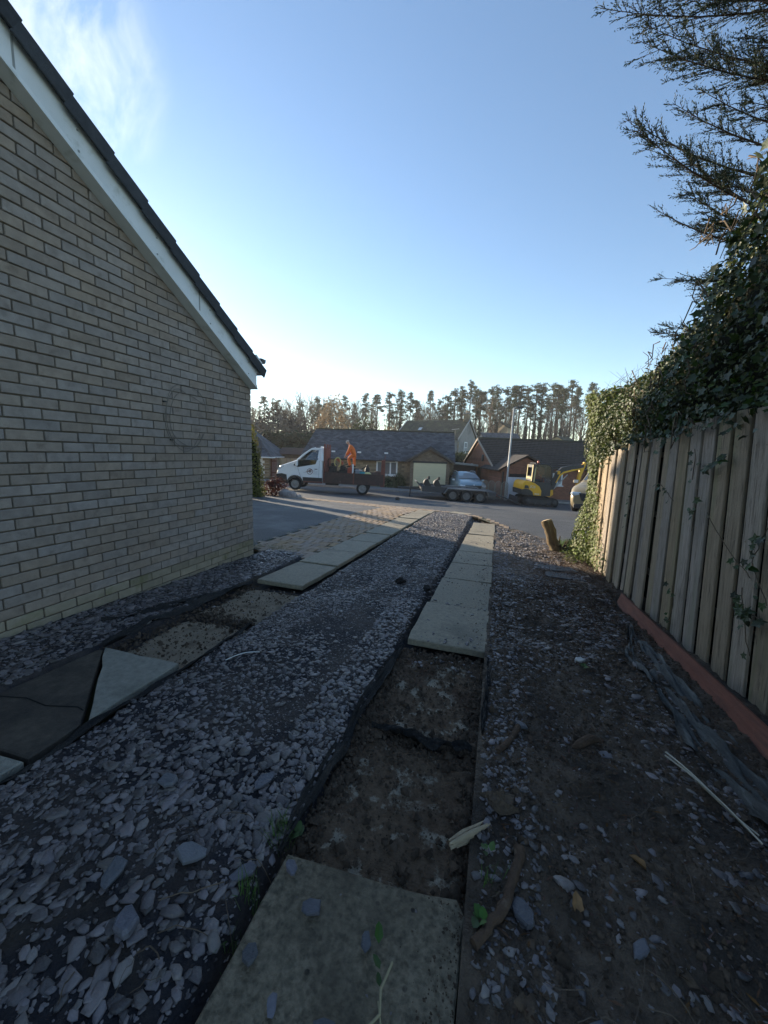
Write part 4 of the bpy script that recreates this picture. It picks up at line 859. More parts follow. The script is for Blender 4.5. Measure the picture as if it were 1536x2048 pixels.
# ================================================================== HOUSES
UP = Vector((0,0,1))
def place(X, Z, zabs=None, a=0): x, y = S(X, Z); return dict(loc=(x, y, g(x, y) if zabs is None else zabs), rz=YAW+radians(a))
def window(parent, x0, x1, z0, z1, y, fm, gm, nx=1, nz=1, depth=.05, t=.05, sill=None, ax='x'):
    """white frame with bars and a glass pane, in the plane y (or x when ax is y); faces the negative axis"""
    f = MB(); d = depth
    def b(u0, u1, w0, w1, e=0):
        if ax == 'x': f.box(((u0+u1)/2, y-e/2, (w0+w1)/2), (u1-u0, d+e, w1-w0))
        else: f.box((y-e/2, (u0+u1)/2, (w0+w1)/2), (d+e, u1-u0, w1-w0))
    b(x0, x0+t, z0, z1); b(x1-t, x1, z0, z1); b(x0+t, x1-t, z0, z0+t); b(x0+t, x1-t, z1-t, z1)
    for i in range(1, nx): xx = x0+(x1-x0)*i/nx; b(xx-t*.5, xx+t*.5, z0+t, z1-t)
    for i in range(1, nz):
        zz = z0+(z1-z0)*i/nz
        for k in range(nx): b(x0+(x1-x0)*k/nx+t, x0+(x1-x0)*(k+1)/nx-t*.5-(.5*t if k == nx-1 else 0), zz-t*.3, zz+t*.3)
    o = f.build('window', fm, parent)
    p = MB()
    if ax == 'x': p.box(((x0+x1)/2, y+.006, (z0+z1)/2), (x1-x0-t, .01, z1-z0-t))
    else: p.box((y+.006, (x0+x1)/2, (z0+z1)/2), (.01, x1-x0-t, z1-z0-t))
    p.build('pane', gm, o)
    if sill: MB().box(((x0+x1)/2, y-.06, z0-.04), (x1-x0+.12, .16, .06)).build('sill', sill, o)
    return o
def rooft(parent, x0, x1, ye, ze, yr, zr, n, m, step=.03, th=.06, name='roof_slope', axis='yz'):
    prof = []
    for i in range(n+1):
        y, z = ye+(yr-ye)*i/n, ze+(zr-ze)*i/n; prof.append((y, z))
        if i < n: prof.append((y+(yr-ye)*.004, z+step))
    q = MB(); q.prism(prof+[(yr, zr-th), (ye, ze-th)], x0, x1, axis); return q.build(name, m, parent)
def house_body(parent, L, D, eave, ridge, wm, base=-.5, hip=False):
    if hip: return MB().prism([(0,base),(0,eave),(D,eave),(D,base)], 0, L, 'yz').build('wall', wm, parent)
    return MB().prism([(0,base),(0,eave),(D/2,ridge-.1),(D,eave),(D,base)], 0, L, 'yz').build('wall', wm, parent)
glz = mat('window glass', (.10,.12,.13), (.15,.17,.18), 1, .08, spec=.8, rvar=.02)
m_white = mat('white joinery', (.74,.75,.75), (.66,.67,.67), 4, .5)
m_stone = mat('tan coursed stone', (.28,.21,.135), (.2,.155,.1), 2.5, .9, .4, 20, brick=dict(w=.42, h=.16, m=.012, mc=(.2,.165,.12), v=.35, rot=(radians(90),0,0)))
slp = math.atan2(4.37-2.08, 4.3)
m_slates = mat('blue slate roof', (.075,.08,.092), (.05,.054,.064), 1.2, .75, .2, 30, c3=(.1,.1,.1), s3=1.5, t3=(.55,.7), brick=dict(w=.28, h=.2, m=.006, mc=(.02,.021,.026), v=.45, rot=(-slp,0,0)), spec=.3)
m_ridge = mat('mossy ridge tile', (.05,.052,.04), (.075,.075,.05), 3, .95)
bg = thing('slate_bungalow', 'tan stone bungalow with wide blue slate roof behind the tipper truck', 'bungalow', **place(-6.3,30,-2.55,-7))
house_body(bg, 11.4, 8, 2.05, 4.3, m_stone)
rf = rooft(bg, -.3, 11.5, -.3, 1.98, 4, 4.37, 24, m_slates); rooft(bg, -.3, 11.5, 8.3, 1.98, 4, 4.37, 24, m_slates)
MB().box((5.6,4,4.39), (11.8,.3,.09), .03).build('ridge', m_ridge, bg)
MB().box((3.4,-.33,1.94), (7.4,.12,.1), .02).build('gutter', m_black, bg); MB().box((-.31,1.9,3.1), (.03,.05,.05)).build('verge', m_ridge, bg)
for x in (2.15,4.2,6.3): MB().box((x,.55,2.5), (.28,.14,.12), .02).build('roof_vent', m_white, rf)
window(bg, 5.65, 7.25, .85, 1.92, -.02, m_white, glz, 3, 1, .1, .1, m_white)
MB().box((.2+3,-.04,.9), (.0+.02,.02,.02)).build('tap', m_black, bg)
gm = MB(); gx, gy, hw = 9.67, -.83, 1.41
gar = MB().prism([(gx-hw,-.5),(gx-hw,2.0),(gx,2.93),(gx+hw,2.0),(gx+hw,-.5)], gy, 2.0, 'xz').build('garage_wall', mat('brown garage brick', (.2,.145,.10), (.15,.11,.08), 2, .9, .3, 40, brick=dict(w=.225, h=.075, m=.008, mc=(.13,.105,.08), v=.25, rot=(radians(90),0,0))), bg)
for sg in (-1,1):
    q = MB(); q.prism([(gx,3.03),(gx+sg*1.75,1.97),(gx+sg*1.75,2.05),(gx,3.12)], gy-.22, 3.4, 'xz').build('garage_roof', m_slates, bg)
    MB().prism([(gx,2.88),(gx+sg*1.76,1.84),(gx+sg*1.76,1.97),(gx,3.03)], gy-.25, gy-.215, 'xz').build('bargeboard', mat('brown barge', (.08,.065,.055), (.06,.05,.042)), bg)
gd = MB(); 
for i in range(9): gd.prism([(0,0),(-.012,.02),(-.012,.19),(0,.21)], gx-1.16, gx+1.16, 'yz')
m_gdoor = mat('cream garage door', (.62,.55,.36), (.56,.5,.33), 3, .6)
dr = MB().box((gx, gy-.0, .94), (2.34,.06,1.9)).build('garage_door', m_gdoor, bg)
for i in range(9): MB().box((gx, gy-.038, .1+.21*i), (2.3,.018,.196), .006).build('panel', m_gdoor, dr)
MB().box((gx, gy-.02, 1.96), (2.5,.1,.14)).build('lintel', m_black, bg)
ar = thing('tv_aerial', 'pale television aerial on a thin mast at the right end of the slate roof', 'aerial', **place(5.55,31.8,.9,0))
MB().tube([(0,0,0),(0,0,1.15)], .025, 6).build('mast', m_cab, ar); q = MB().tube([(-.3,0,1.12),(.3,0,1.2)], .015, 5)
for k in range(7): q.tube([(-.28+.09*k,-.12,1.125+.012*k),(-.28+.09*k,.12,1.125+.012*k)], .008, 4)
q.build('boom', mat('aluminium', (.6,.6,.58), rough=.35, metal=.8), ar); props(ar)
# grey rendered house behind
m_render = mat('grey render', (.3,.285,.265), (.25,.24,.225), 3, .95, .5, 60, c3=(.2,.19,.18), s3=.7)
m_gtile = mat('mossy brown tile', (.075,.07,.048), (.055,.052,.04), 1.5, .9, .2, 30, c3=(.09,.09,.05), s3=1.2, brick=dict(w=.3, h=.28, m=.012, mc=(.03,.028,.022), v=.2, rot=(-.58,0,0)))
gh = thing('grey_house', 'tall grey rendered house with brown roof standing behind the slate bungalow', 'house', **place(1.07,48,-3.05,-30))
house_body(gh, 8, 7, 4.9, 7.2, m_render); rf = rooft(gh, -.15, 8.12, -.3, 4.75, 3.5, 7.25, 18, m_gtile); rooft(gh, -.15, 8.12, 7.3, 4.75, 3.5, 7.25, 18, m_gtile)
for y0_, y1_ in ((-.3,3.5),(7.3,3.5)): MB().prism([(y0_,4.68),(y0_,4.86),(y1_,7.36),(y1_,7.18)], 8.121, 8.2, 'yz').prism([(y0_,4.68),(y0_,4.86),(y1_,7.36),(y1_,7.18)], -.23, -.152, 'yz').build('skew_coping', mat('pale coping', (.4,.38,.35), (.33,.31,.29)), gh)
ch = MB().box((7.75,3.5,7.45), (.6,.9,.9), .02).build('chimney', m_stone, rf); MB().box((7.75,3.5,7.94), (.7,1,.1)).build('chimney_cap', m_render, ch)
for yy in (3.25,3.75): MB().lathe([(.11,7.98),(.1,8.3)], (7.75,yy,0), (0,0,1), 8).build('chimney_pot', mat('buff pot', (.4,.3,.2)), ch)
w = window(gh, 2.3, 3.3, 3.3, 4.6, 8.03, m_white, glz, 2, 2, .06, .1, ax='y'); w.location.x = 0
for y in np.arange(0.05,.3,.3):
    for k in range(12): MB().box((8.0, .2, .2+.38*k), (.06, .3 if k % 2 else .45, .36), .01).build('quoin', m_stone, gh)
vx = MB().box((2.6,1.5,6.02), (.5,.7,.08), 0, Matrix.Rotation(.58,3,'X')).build('roof_light', mat('rooflight frame', (.1,.1,.1)), rf); MB().box((2.6,1.48,6.07), (.4,.58,.02), 0, Matrix.Rotation(.58,3,'X')).build('pane', mat('bright pane', (.5,.55,.6), rough=.1, spec=.8), vx)
# red brick bungalow
m_redb = mat('red brick', (.24,.09,.055), (.18,.065,.04), 2.5, .9, .3, 40, brick=dict(w=.225, h=.075, m=.008, mc=(.2,.13,.09), v=.2, rot=(radians(90),0,0)))
m_redg = mat('red brick gable', (.34,.15,.085), (.25,.105,.06), 2.5, .9, .3, 40, brick=dict(w=.225, h=.075, m=.008, mc=(.2,.13,.09), v=.2, rot=(radians(90),0,radians(90))))
m_pan = mat('dark brown pantile', (.045,.034,.027), (.032,.025,.021), 2, .85, .2, 30, brick=dict(w=.3, h=.3, m=.03, mc=(.02,.016,.014), v=.18, rot=(-.41,0,0)))
rb_ = thing('red_brick_bungalow', 'red brick bungalow with brown pantiled roof behind the mini digger', 'bungalow', **place(7.5,27,-2.87,2))
house_body(rb_, 13, 8, 2.4, 4.15, m_redb); rooft(rb_, -.12, 13.3, -.35, 2.24, 4, 4.25, 15, m_pan, .06); rooft(rb_, -.12, 13.3, 8.35, 2.24, 4, 4.25, 15, m_pan, .06)
MB().box((6.5,4,4.28), (13.3,.26,.1), .03).build('ridge', m_ridge, rb_)
MB().prism([(0.012,-.5),(.012,2.38),(4,4.05),(7.98,2.38),(7.98,-.5)], -.03, -.002, 'yz').build('gable_brick', m_redg, rb_)
for y0_ in (-.38,8.38): MB().prism([(y0_,2.08),(y0_,2.22),(4,4.25),(4,4.1)], -.19, -.125, 'yz').build('verge_board', mat('pale verge', (.4,.33,.26), (.3,.25,.2)), rb_)
MB().lathe([(.27,0),(.27,.05),(.2,.07),(0,.07)], (-.03,2.55,2.72), (-1,0,0), 16).build('round_vent', m_black, rb_)
MB().box((-.06,5.6,1.95), (.08,.5,.5)).build('meter_box', m_white, rb_); MB().box((-.05,3.3,1.0), (.06,.9,1.9)).build('side_door', mat('dark brown door', (.05,.03,.022)), rb_)
window(rb_, 4.25, 4.95, 1.0, 1.85, -.02, m_white, glz, 2, 1, .08, .09, m_white); MB().box((6.6,-.42,2.16), (13.4,.12,.1), .02).build('gutter', m_black, rb_)
px_, pf, ph = 1.45, -2.15, 1.6
MB().prism([(px_-ph,-.5),(px_-ph,2.0),(px_,2.86),(px_+ph,2.0),(px_+ph,-.5)], pf, 0.3, 'xz').build('porch_wall', m_redb, rb_)
for sg in (-1,1):
    MB().prism([(px_,2.95),(px_+sg*1.9,1.95),(px_+sg*1.9,2.03),(px_,3.04)], pf-.25, 1.8, 'xz').build('porch_roof', m_pan, rb_)
MB().box((px_+.1,pf-.01,.85), (2.3,.06,1.9)).build('garage_opening', mat('dark opening', (.02,.018,.017)), rb_); MB().box((px_-ph+.12,pf-.06,.9), (.07,.07,2)).build('downpipe', m_black, rb_)
# white house with stone quoins at the left, pyramid of slate roof
m_wrend = mat('white render', (.7,.7,.68), (.6,.6,.58), 2, .9)
wh = thing('white_house', 'white rendered house with stone quoins and hipped slate roof at far left', 'house', **place(-13.2,30,-2.45,0))
house_body(wh, 4.15, 5, 1.85, 3, m_wrend, hip=True)
V = [(-.4,-.35,1.8),(4.5,-.35,1.8),(4.5,5.35,1.8),(-.4,5.35,1.8),(2.0,2.5,4.0),(2.1,2.5,4.0)]
MB().add(V, [(0,1,5,4),(1,2,5),(2,3,4,5),(3,0,4),(3,2,1,0)]).build('roof', m_slates, wh); MB().box((2.05,-.4,1.76), (5,.1,.1), .02).build('gutter', m_white, wh); MB().box((4.55,2.5,1.76), (.1,5.7,.1), .02).build('gutter', m_white, wh)
for k in range(9): MB().box((4.0 if k % 2 else 3.93, -.012, .0+.2*k), (.36 if k % 2 else .5, .06, .19), .01).build('quoin', m_stone, wh)
MB().box((4.17,.4,.85), (.05,.8,1.9)).build('stone_panel', m_stone, wh)
gt_ = thing('red_gate', 'narrow dark red slatted gate between white house and board fence', 'gate', **place(-9.02,30.2,None,0))
for k in range(5): MB().box((.07+.1*k,0,.75), (.07,.03,1.5), .008).build('slat', mat('red gate paint', (.13,.03,.018), (.09,.02,.014)), gt_)
for zz in (.3,1.2): MB().box((.27,.03,zz), (.5,.03,.08)).build('rail', m_post, gt_)
fb = thing('rear_board_fence', 'grey brown close boarded fence left behind the white truck cab', 'fence', **place(-8.5,31,None,0))
for k in range(26): MB().box((.06+.12*k, .02*(k % 2), .7), (.112,.02,1.5+.02*(k % 3)), .004).build('board', m_board, fb)
for zz in (.2,1.1): MB().box((1.55,.05,zz), (3.1,.04,.08)).build('rail', m_post, fb)
sh = thing('garden_shed', 'brown roofed garden shed showing above the fence behind truck cab', 'shed', **place(-9.0,33,None,0))
MB().prism([(0,-.2),(0,1.7),(1.2,2.2),(2.4,1.7),(2.4,-.2)], 0, 3, 'yz').build('wall', m_post, sh)
for a_, b_ in ((-.2,1.2),(2.6,1.2)): MB().prism([(a_,1.68),(a_,1.73),(b_,2.29),(b_,2.24)], -.15, 3.15, 'yz').build('roof_panel', mat('brown felt', (.1,.065,.05), (.075,.05,.04), 3, .95), sh)
# hidden house added to shade drive, far roofs at the edge of the wood
nb = thing('shade_house', 'added two storey buff brick house behind the gable wall that shades the drive', 'house', (-13.9,5.6,g(-16,10)-.1), radians(90))
house_body(nb, 9.4, 8.6, 6.0, 8.8, m_brick); rooft(nb, -.1, 9.5, -.3, 5.85, 4.3, 8.9, 16, m_tile); rooft(nb, -.1, 9.5, 8.9, 5.85, 4.3, 8.9, 16, m_tile)
def simple_house(lb, X, Z, zb, a, L, D, e, r_, wm, rm, n=10):
    t = thing('distant_house', lb, 'house', **place(X, Z, zb, a)); house_body(t, L, D, e, r_, wm); rooft(t, -.2, L+.2, -.3, e-.15, D/2, r_+.05, n, rm); rooft(t, -.2, L+.2, D+.3, e-.15, D/2, r_+.05, n, rm); return t
fh = simple_house('far house with plain blue slate roof in front of the pine wood', 15.3, 60, -3.1, 0, 5.6, 7, 5.2, 6.8, m_render, m_slates)
MB().prism([(1.1,4.9),(1.6,5.9),(2.1,4.9)], -.5, 1.5, 'xz').build('dormer', m_wrend, fh)
simple_house('far house with low brown roof in front of pine trunks', 21.5, 57, -3.1, -4, 5.2, 7, 4.3, 5.75, m_render, mat('brown far tile', (.11,.085,.07), (.085,.065,.055), 2, .95))
simple_house('yellowish sunlit cottage seen between the pine trunks', 34.4, 75, -3.1, 20, 2.6, 5, 6.4, 7.4, mat('sandy stone', (.55,.42,.22), (.45,.34,.18), 3, .9), m_gtile)
simple_house('cream gable wall of a tall house deep among the pines', 25.2, 82, -3.1, 35, 2.2, 5, 9.2, 10.4, mat('cream wall', (.6,.48,.33), (.5,.4,.28), 2, .9), m_gtile)
simple_house('grey roofed house at the right edge of the wood beside the ivy', 38.2, 70, -3.1, -10, 6, 7, 5.2, 6.9, m_render, mat('grey far tile', (.13,.12,.115), (.1,.095,.09), 2, .95))
# ================================================================== STREET FURNITURE
lp = thing('street_lamp', 'tall plain grey street lamp post with flat lantern', 'street lamp', **place(7.72,24.5,None,0)); lp.rotation_euler = (0, radians(.9), YAW)
m_galv = mat('galvanised steel', (.42,.42,.4), (.33,.33,.32), 4, .55, metal=.3)
MB().lathe([(.085,-.1),(.085,1.1),(.06,1.15),(.045,5.75),(0,5.77)], (0,0,0), (0,0,1), 12).build('post', m_galv, lp)
MB().tube([(0,0,5.72),(.1,0,5.8),(.2,0,5.8)], .03, 8).build('bracket', m_galv, lp)
lh = MB().box((.35,0,5.8), (.44,.2,.09), .03).build('lantern', mat('dark lantern', (.1,.1,.1), (.07,.07,.07)), lp); MB().box((.35,0,5.745), (.34,.15,.03), .01).build('lens', glz, lh)
m_trel = mat('weathered trellis', (.3,.27,.22), (.23,.2,.165), 5, .9)
def trellis(i):
    t = thing('trellis_panel', ['first arched trellis panel, half hidden by the silver car', 'second arched trellis panel from the silver car', 'third arched trellis panel from the silver car', 'fourth arched trellis panel, next to the lamp post'][i], 'trellis', **place(6.1+.42*i,24.25,None,0), group='arched lattice fence panels')
    w, h = .39, .97; q = MB()
    for x in (.015, w+.005): MB().box((x,0,h/2), (.03,.03,h)).build('stile', m_trel, t)
    pts = [(w/2-(w/2)*cos(a)+.01, 0, h+.22*sin(a)) for a in np.linspace(0, pi, 11)]; MB().tube(pts, .017, 4, sm=False).build('arch', m_trel, t)
    MB().box((w/2+.01,0,.08), (w-.03,.03,.04)).build('bottom_rail', m_trel, t)
    top = lambda x: h+.22*sqrt(max(0, 1-((x-w/2)/(w/2))**2))
    for k in range(-6, 12):
        for sg in (1,-1):
            seg = []
            for j in range(21):
                x = .03+(w-.05)*j/20; z = .12+k*.1+(x if sg > 0 else w-x)*1.0
                if .1 < z < top(x)-.02: seg.append((x, -.006*sg, z))
            if len(seg) > 2: MB().tube([seg[0], seg[-1]], .009, 4, sm=False, cap=False).build('lath', m_trel, t)
    return t
for i in range(4): trellis(i)
wg = thing('white_gate', 'white boarded gate, coloured blue for shade, between lamp post and yellow digger', 'gate', **place(7.72,24.3,None,0))
m_wgate = mat('shade blue gate white', (.6,.66,.74), (.52,.58,.66), 4, .6)  # white boards; the blue of shade is put into their colour
for k in range(10): MB().box((.08+.15*k,0,.78), (.146,.03,1.44), .006).build('board', m_wgate, wg)
for zz in (.3,1.3): MB().box((.76,.03,zz), (1.5,.03,.09)).build('rail', m_wgate, wg)
# ================================================================== VEHICLES
m_tyre = mat('tyre rubber', (.02,.02,.021), (.03,.029,.028), 9, .85, .2, 60, spec=.3)
m_rim = mat('dirty silver rim', (.42,.42,.42), (.25,.24,.23), 8, .45, metal=.5, rvar=.15)
m_dirtyrim = mat('dull grey rim', (.2,.2,.2), (.13,.13,.125), 8, .55, metal=.3)
m_under = mat('black chassis', (.014,.014,.015), (.02,.02,.02), 6, .75)
m_lamp = mat('clear lamp', (.62,.65,.68), (.5,.53,.56), 9, .12, spec=.8); m_red_l = mat('red lamp', (.35,.02,.015), rough=.2, spec=.7)
m_plate = mat('number plate', (.75,.75,.7), rough=.4)
def wheel(parent, x, y, r, w, side, rim=None, spokes=10, hub=.62):
    """wheel centred at x, y (its middle) and z = r; SIDE -1: the outer face looks to -y"""
    o = MB().lathe([(r*hub,-w/2),(r*.86,-w/2),(r*.97,-w*.38),(r,-w*.2),(r,w*.2),(r*.97,w*.38),(r*.86,w/2),(r*hub,w/2)], (0,0,0), (0,1,0), 26).build('wheel', m_tyre, parent, (x, y, r))
    q = MB(); R1 = r*hub; s = side*w/2
    q.lathe([(R1*1.0,s*.98),(R1*.93,s*1.0),(R1*.86,s*.75),(R1*.80,s*.45)], (0,0,0), (0,1,0), 22); q.lathe([(R1*.80,s*.40),(R1*.1,s*.5),(0,s*.5)], (0,0,0), (0,1,0), 16)
    for k in range(spokes):
        a = 2*pi*k/spokes; q.box((R1*.52*cos(a), s*.62, R1*.52*sin(a)), (R1*.62, w*.16, R1*.17), R1*.03, Matrix.Rotation(-a, 3, 'Y'))
    q.lathe([(R1*.27,s*.5),(R1*.25,s*.86),(0,s*.9)], (0,0,0), (0,1,0), 12)
    q.build('rim', rim or m_rim, o); return o
# ---------------- tipper / dropside truck: local x from front bumper to tail, y from near side to far side
SL_ = math.atan(.036)
tk = thing('flatbed_truck', 'white cab dropside works truck with rusty brown side boards parked on the road', 'truck', P3(-5.95,21.0), rot=(0, SL_*.45, YAW))
m_wp = mat('white van paint', (.76,.78,.8), (.7,.72,.74), 2, .32, spec=.5, rvar=.04); m_blk = mat('black cladding', (.022,.023,.025), (.03,.03,.032), 6, .6)
m_rust = mat('rusty brown board', (.085,.05,.042), (.055,.036,.032), 3, .75, .3, 40, c3=(.14,.11,.10), s3=5, t3=(.6,.7), patch=(2.2,(.05,.036,.033),(.5,.65))); m_rfr = mat('red brown frame', (.2,.065,.045), (.13,.045,.034), 5, .7, .2, 40)
gls = glass('cab glass', (.10,.12,.125)); W_ = 2.05
def loft(mb, rings, mi=0, sm=True, closed=True):
    n = len(rings[0]); v = [p for r_ in rings for p in r_]; f = []
    for i in range(len(rings)-1):
        for j in range(n if closed else n-1): f.append((i*n+j, i*n+(j+1)%n, (i+1)*n+(j+1)%n, (i+1)*n+j))
    return mb.add(v, f, mi, sm)
# cab body below the belt and the nose
prof = [(.03,.42),(.0,.62),(.02,.95),(.08,1.12),(.2,1.3),(.5,1.42),(.87,1.56),(1.17,1.69),(2.5,1.69),(2.52,.46),(1.48,.46),(1.42,.62),(1.32,.74),(1.15,.82),(.95,.83),(.76,.77),(.64,.64),(.58,.42)]
cab = MB(); cab.prism(prof, .0, W_, 'xz', b=(.06,.035)); cb = cab.build('cab', m_wp, tk)
cab2 = MB()                                                         # roof shell and pillars
def ring(x, z, ins): return [(x, ins, z), (x, W_-ins, z)]
R0 = [(1.17,.06,1.69),(1.80,.2,2.26),(2.0,.22,2.325),(2.5,.22,2.35),(2.52,.20,2.2),(2.52,.04,1.69)]
roofp = MB(); rp = [(1.78,2.235),(1.84,2.285),(2.02,2.335),(2.5,2.36),(2.53,2.30),(2.53,2.22),(1.95,2.215)]
roofp.prism(rp, .17, W_-.17, 'xz', b=(.05,.1)); roofp.build('cab_roof', m_wp, cb)
for sd in (0, 1):
    Y = lambda y: y if sd == 0 else W_-y
    q = MB()
    q.tube([(1.12,Y(.10),1.66),(1.5,Y(.14),2.0),(1.86,Y(.2),2.27),(2.1,Y(.21),2.33)], .05, 6).tube([(2.46,Y(.05),1.66),(2.46,Y(.2),2.3)], [.13,.1], 6)
    q.add([(2.2,Y(.045),1.66),(2.5,Y(.045),1.66),(2.5,Y(.2),2.3),(2.27,Y(.2),2.3)], [(0,1,2,3)]); q.build('pillar', m_wp, cb)
    gq = MB(); gq.add([(.92,Y(.03),1.36),(1.2,Y(.035),1.26),(2.12,Y(.02),1.46),(2.24,Y(.045),1.70),(2.27,Y(.19),2.13),(1.86,Y(.195),2.12),(1.5,Y(.13),1.93)], [(0,1,2,3,4,5,6)]); gq.add([(.92,Y(-.004),1.36),(1.2,Y(-.004),1.27),(2.12,Y(-.004),1.47),(2.2,Y(-.004),1.70),(1.2,Y(-.004),1.69)], [(0,1,2,3,4)])
    gq.build('side_window', gls if sd == 1 else glass('cab side glass', (.16,.18,.18)), cb)
    # door shut lines, handle, mirror
    d = MB()
    for a, b in (((1.32,.75),(1.15,1.25)),((2.30,.5),(2.33,1.65)),((1.38,.5),(2.30,.5))): d.tube([(a[0],Y(-.002),a[1]),(b[0],Y(-.002),b[1])], .007, 4)
    d.build('shut_line', m_blk, cb); MB().box((2.15,Y(-.012),1.2), (.16,.03,.035), .008).build('door_handle', m_blk, cb)
    mr = MB().box((1.13,Y(-.16),1.48), (.12,.2,.30), .035).build('mirror', m_wp, cb); MB().tube([(1.2,Y(-.05),1.36),(1.15,Y(-.12),1.4)], .03, 6).build('mirror_arm', m_blk, mr)
    MB().prism([(.07,1.06),(.10,1.16),(.24,1.30),(.42,1.36),(.40,1.26),(.22,1.12)], Y(.05), Y(-.006), 'xz').build('headlight', m_lamp, cb)
    ap = [(1.02+.46*cos(t), .36+.46*sin(t)) for t in np.linspace(-.05,pi+.05,15)]+[(1.02+.36*cos(t), .36+.36*sin(t)) for t in np.linspace(pi+.05,-.05,15)]
    MB().prism(ap, Y(-.012), Y(.02), 'xz').build('wheel_arch', m_blk, cb); MB().prism([(1.46,.44),(1.43,.74),(2.5,.74),(2.5,.44)], Y(-.008), Y(.01), 'xz').build('sill_cladding', m_blk, cb)
    MB().box((2.0,Y(.03),.50), (1.05,.10,.07), .01).build('side_step', m_rfr, cb)
MB().add([(1.16,.14,1.70),(1.16,W_-.14,1.70),(1.82,W_-.24,2.24),(1.82,.24,2.24)], [(0,1,2,3)]).build('windscreen', gls, cb)
MB().box((2.44,W_/2,1.95), (.04,W_-.5,.5)).build('rear_panel', m_blk, cb)
MB().prism([(-.03,.36),(-.045,.62),(-.02,.86),(.3,.90),(.56,.84),(.62,.36)], -.012, W_+.012, 'xz', b=(.05,.03)).build('bumper', m_blk, cb); MB().box((.0,W_/2,1.0), (.06,1.0,.2), .02).build('grille', m_blk, cb)
for yy in (.55,1.4): MB().lathe([(.07,2.35),(.065,2.44),(.0,2.46)], (2.36,yy,0), (0,0,1), 10).build('beacon', m_lamp, cb)
# round emblem and script lines on the door
em = MB(); em.lathe([(.165,0),(.165,.003),(.135,.003),(.135,0)], (1.82,-.006,1.06), (0,-1,0), 24); em.build('door_emblem', mat('emblem brown', (.25,.08,.05), (.14,.06,.05), 20, .5), cb)
e2 = MB().prism([(1.55,1.02),(1.7,1.07),(1.8,1.16),(1.9,1.18),(1.96,1.12),(1.86,1.11),(1.93,1.05),(1.82,.99),(1.76,1.04),(1.68,1.03)], -.004, -.008, 'xz').build('door_emblem', mat('emblem grey', (.12,.11,.12), (.3,.2,.17), 25, .5), cb)
e3 = MB()
for a, b, z in ((2.0,2.12,1.12),(2.0,2.26,1.06),(2.0,2.22,1.0),(2.0,2.28,.94),(1.46,1.62,1.0)): e3.box(((a+b)/2,-.004,z), (b-a,.004,.018))
props(e3.build('door_script', mat('decal grey', (.3,.31,.34), (.45,.46,.5), 60, .5), cb), kind='stuff')
MB().box((4.0,W_/2,.62), (3.9,.8,.14)).box((3.0,.5,.5), (.7,.5,.3)).box((2.75,W_-.5,.5), (.5,.5,.3)).box((4.72,W_/2,.36), (.12,W_-.3,.12)).build('chassis', m_under, tk)
wheel(tk, 1.02, .14, .345, .22, -1); wheel(tk, 1.02, W_-.14, .345, .22, 1); 
for yy, sd in ((.16,-1),(W_-.16,1)): wheel(tk, 4.72, yy, .345, .28, sd).location.z -= .085
bd = MB().box((4.22,W_/2,.76), (3.32,W_-.06,.1), .01).build('bed_floor', m_rust, tk)
for sd in (0,1):
    Y = lambda y: y if sd == 0 else W_-y
    for x0, x1 in ((2.62,4.18),(4.24,5.84)): MB().box(((x0+x1)/2, Y(.01), .775), (x1-x0,.035,.60), .008).box(((x0+x1)/2, Y(-.012), 1.06), (x1-x0,.02,.035)).build('side_board', m_rust, tk)
    for x in (2.59,4.21): MB().box((x, Y(.0), .80), (.055,.06,.66), .006).build('stake', m_rfr, tk)
    MB().box((5.80, Y(.05), 1.12), (.22,.09,1.42), .01).build('rear_post', m_rfr, tk)
hb = MB(); hb.box((2.6,W_/2,1.62), (.05,W_-.1,1.5)); hb = hb.build('headboard', m_rfr, tk)
for yy in (.05,W_-.05,W_/2): MB().box((2.6,yy,1.72), (.09,.09,1.72), .01).build('headboard_post', m_rfr, hb)
MB().box((5.88,W_/2,.8), (.04,W_-.2,.55)).build('tailboard', m_rust, tk); MB().box((5.84,W_/2,1.72), (.05,W_-.1,.07)).build('rear_rail', m_rfr, tk)
MB().box((5.87,.06,1.95), (.03,.03,.36),0,Matrix.Rotation(.2,3,'Y')).build('marker_pole', m_rfr, tk)
TKM = Matrix.Translation(tk.location) @ Matrix.Rotation(YAW,4,'Z') @ Matrix.Rotation(SL_*.45,4,'Y')
def tkp(x, y, z): return tuple(TKM @ Vector((x, y, z)))
TR = (0, SL_*.45, YAW)
def cargo(name, lb, cat, x, y, z): return thing(name, lb, cat, tkp(x, y, z), rot=TR)
FL = .81
m_oil = mat('oily black machine', (.018,.017,.017), (.035,.032,.03), 9, .6, .3, 60); m_orng = mat('machine orange red', (.42,.09,.04), (.3,.06,.03), 6, .55); m_yel = mat('yellow hose', (.55,.45,.16), (.42,.34,.12), 6, .6)
c = cargo('plate_compactor', 'black engined compactor machine with small wheel behind the truck cab', 'machine', 2.95,.45,FL)
MB().box((.05,.1,.1), (.7,.5,.16), .03).box((.05,.1,.42), (.42,.4,.36), .05).build('engine', m_oil, c); MB().lathe([(.12,-.06),(.16,-.05),(.16,.05),(.12,.06),(0,.06)], (.02,-.22,.3), (0,-1,0), 16).build('flywheel', m_oil, c)
MB().tube([(-.2,0,.5),(-.25,0,.85),(-.18,0,1.0),(-.18,.3,1.0),(-.25,.3,.85),(-.2,.3,.5)], .02, 6).build('handle', m_oil, c); MB().box((.1,.1,.68), (.3,.3,.16), .05).build('fuel_tank', m_oil, c)
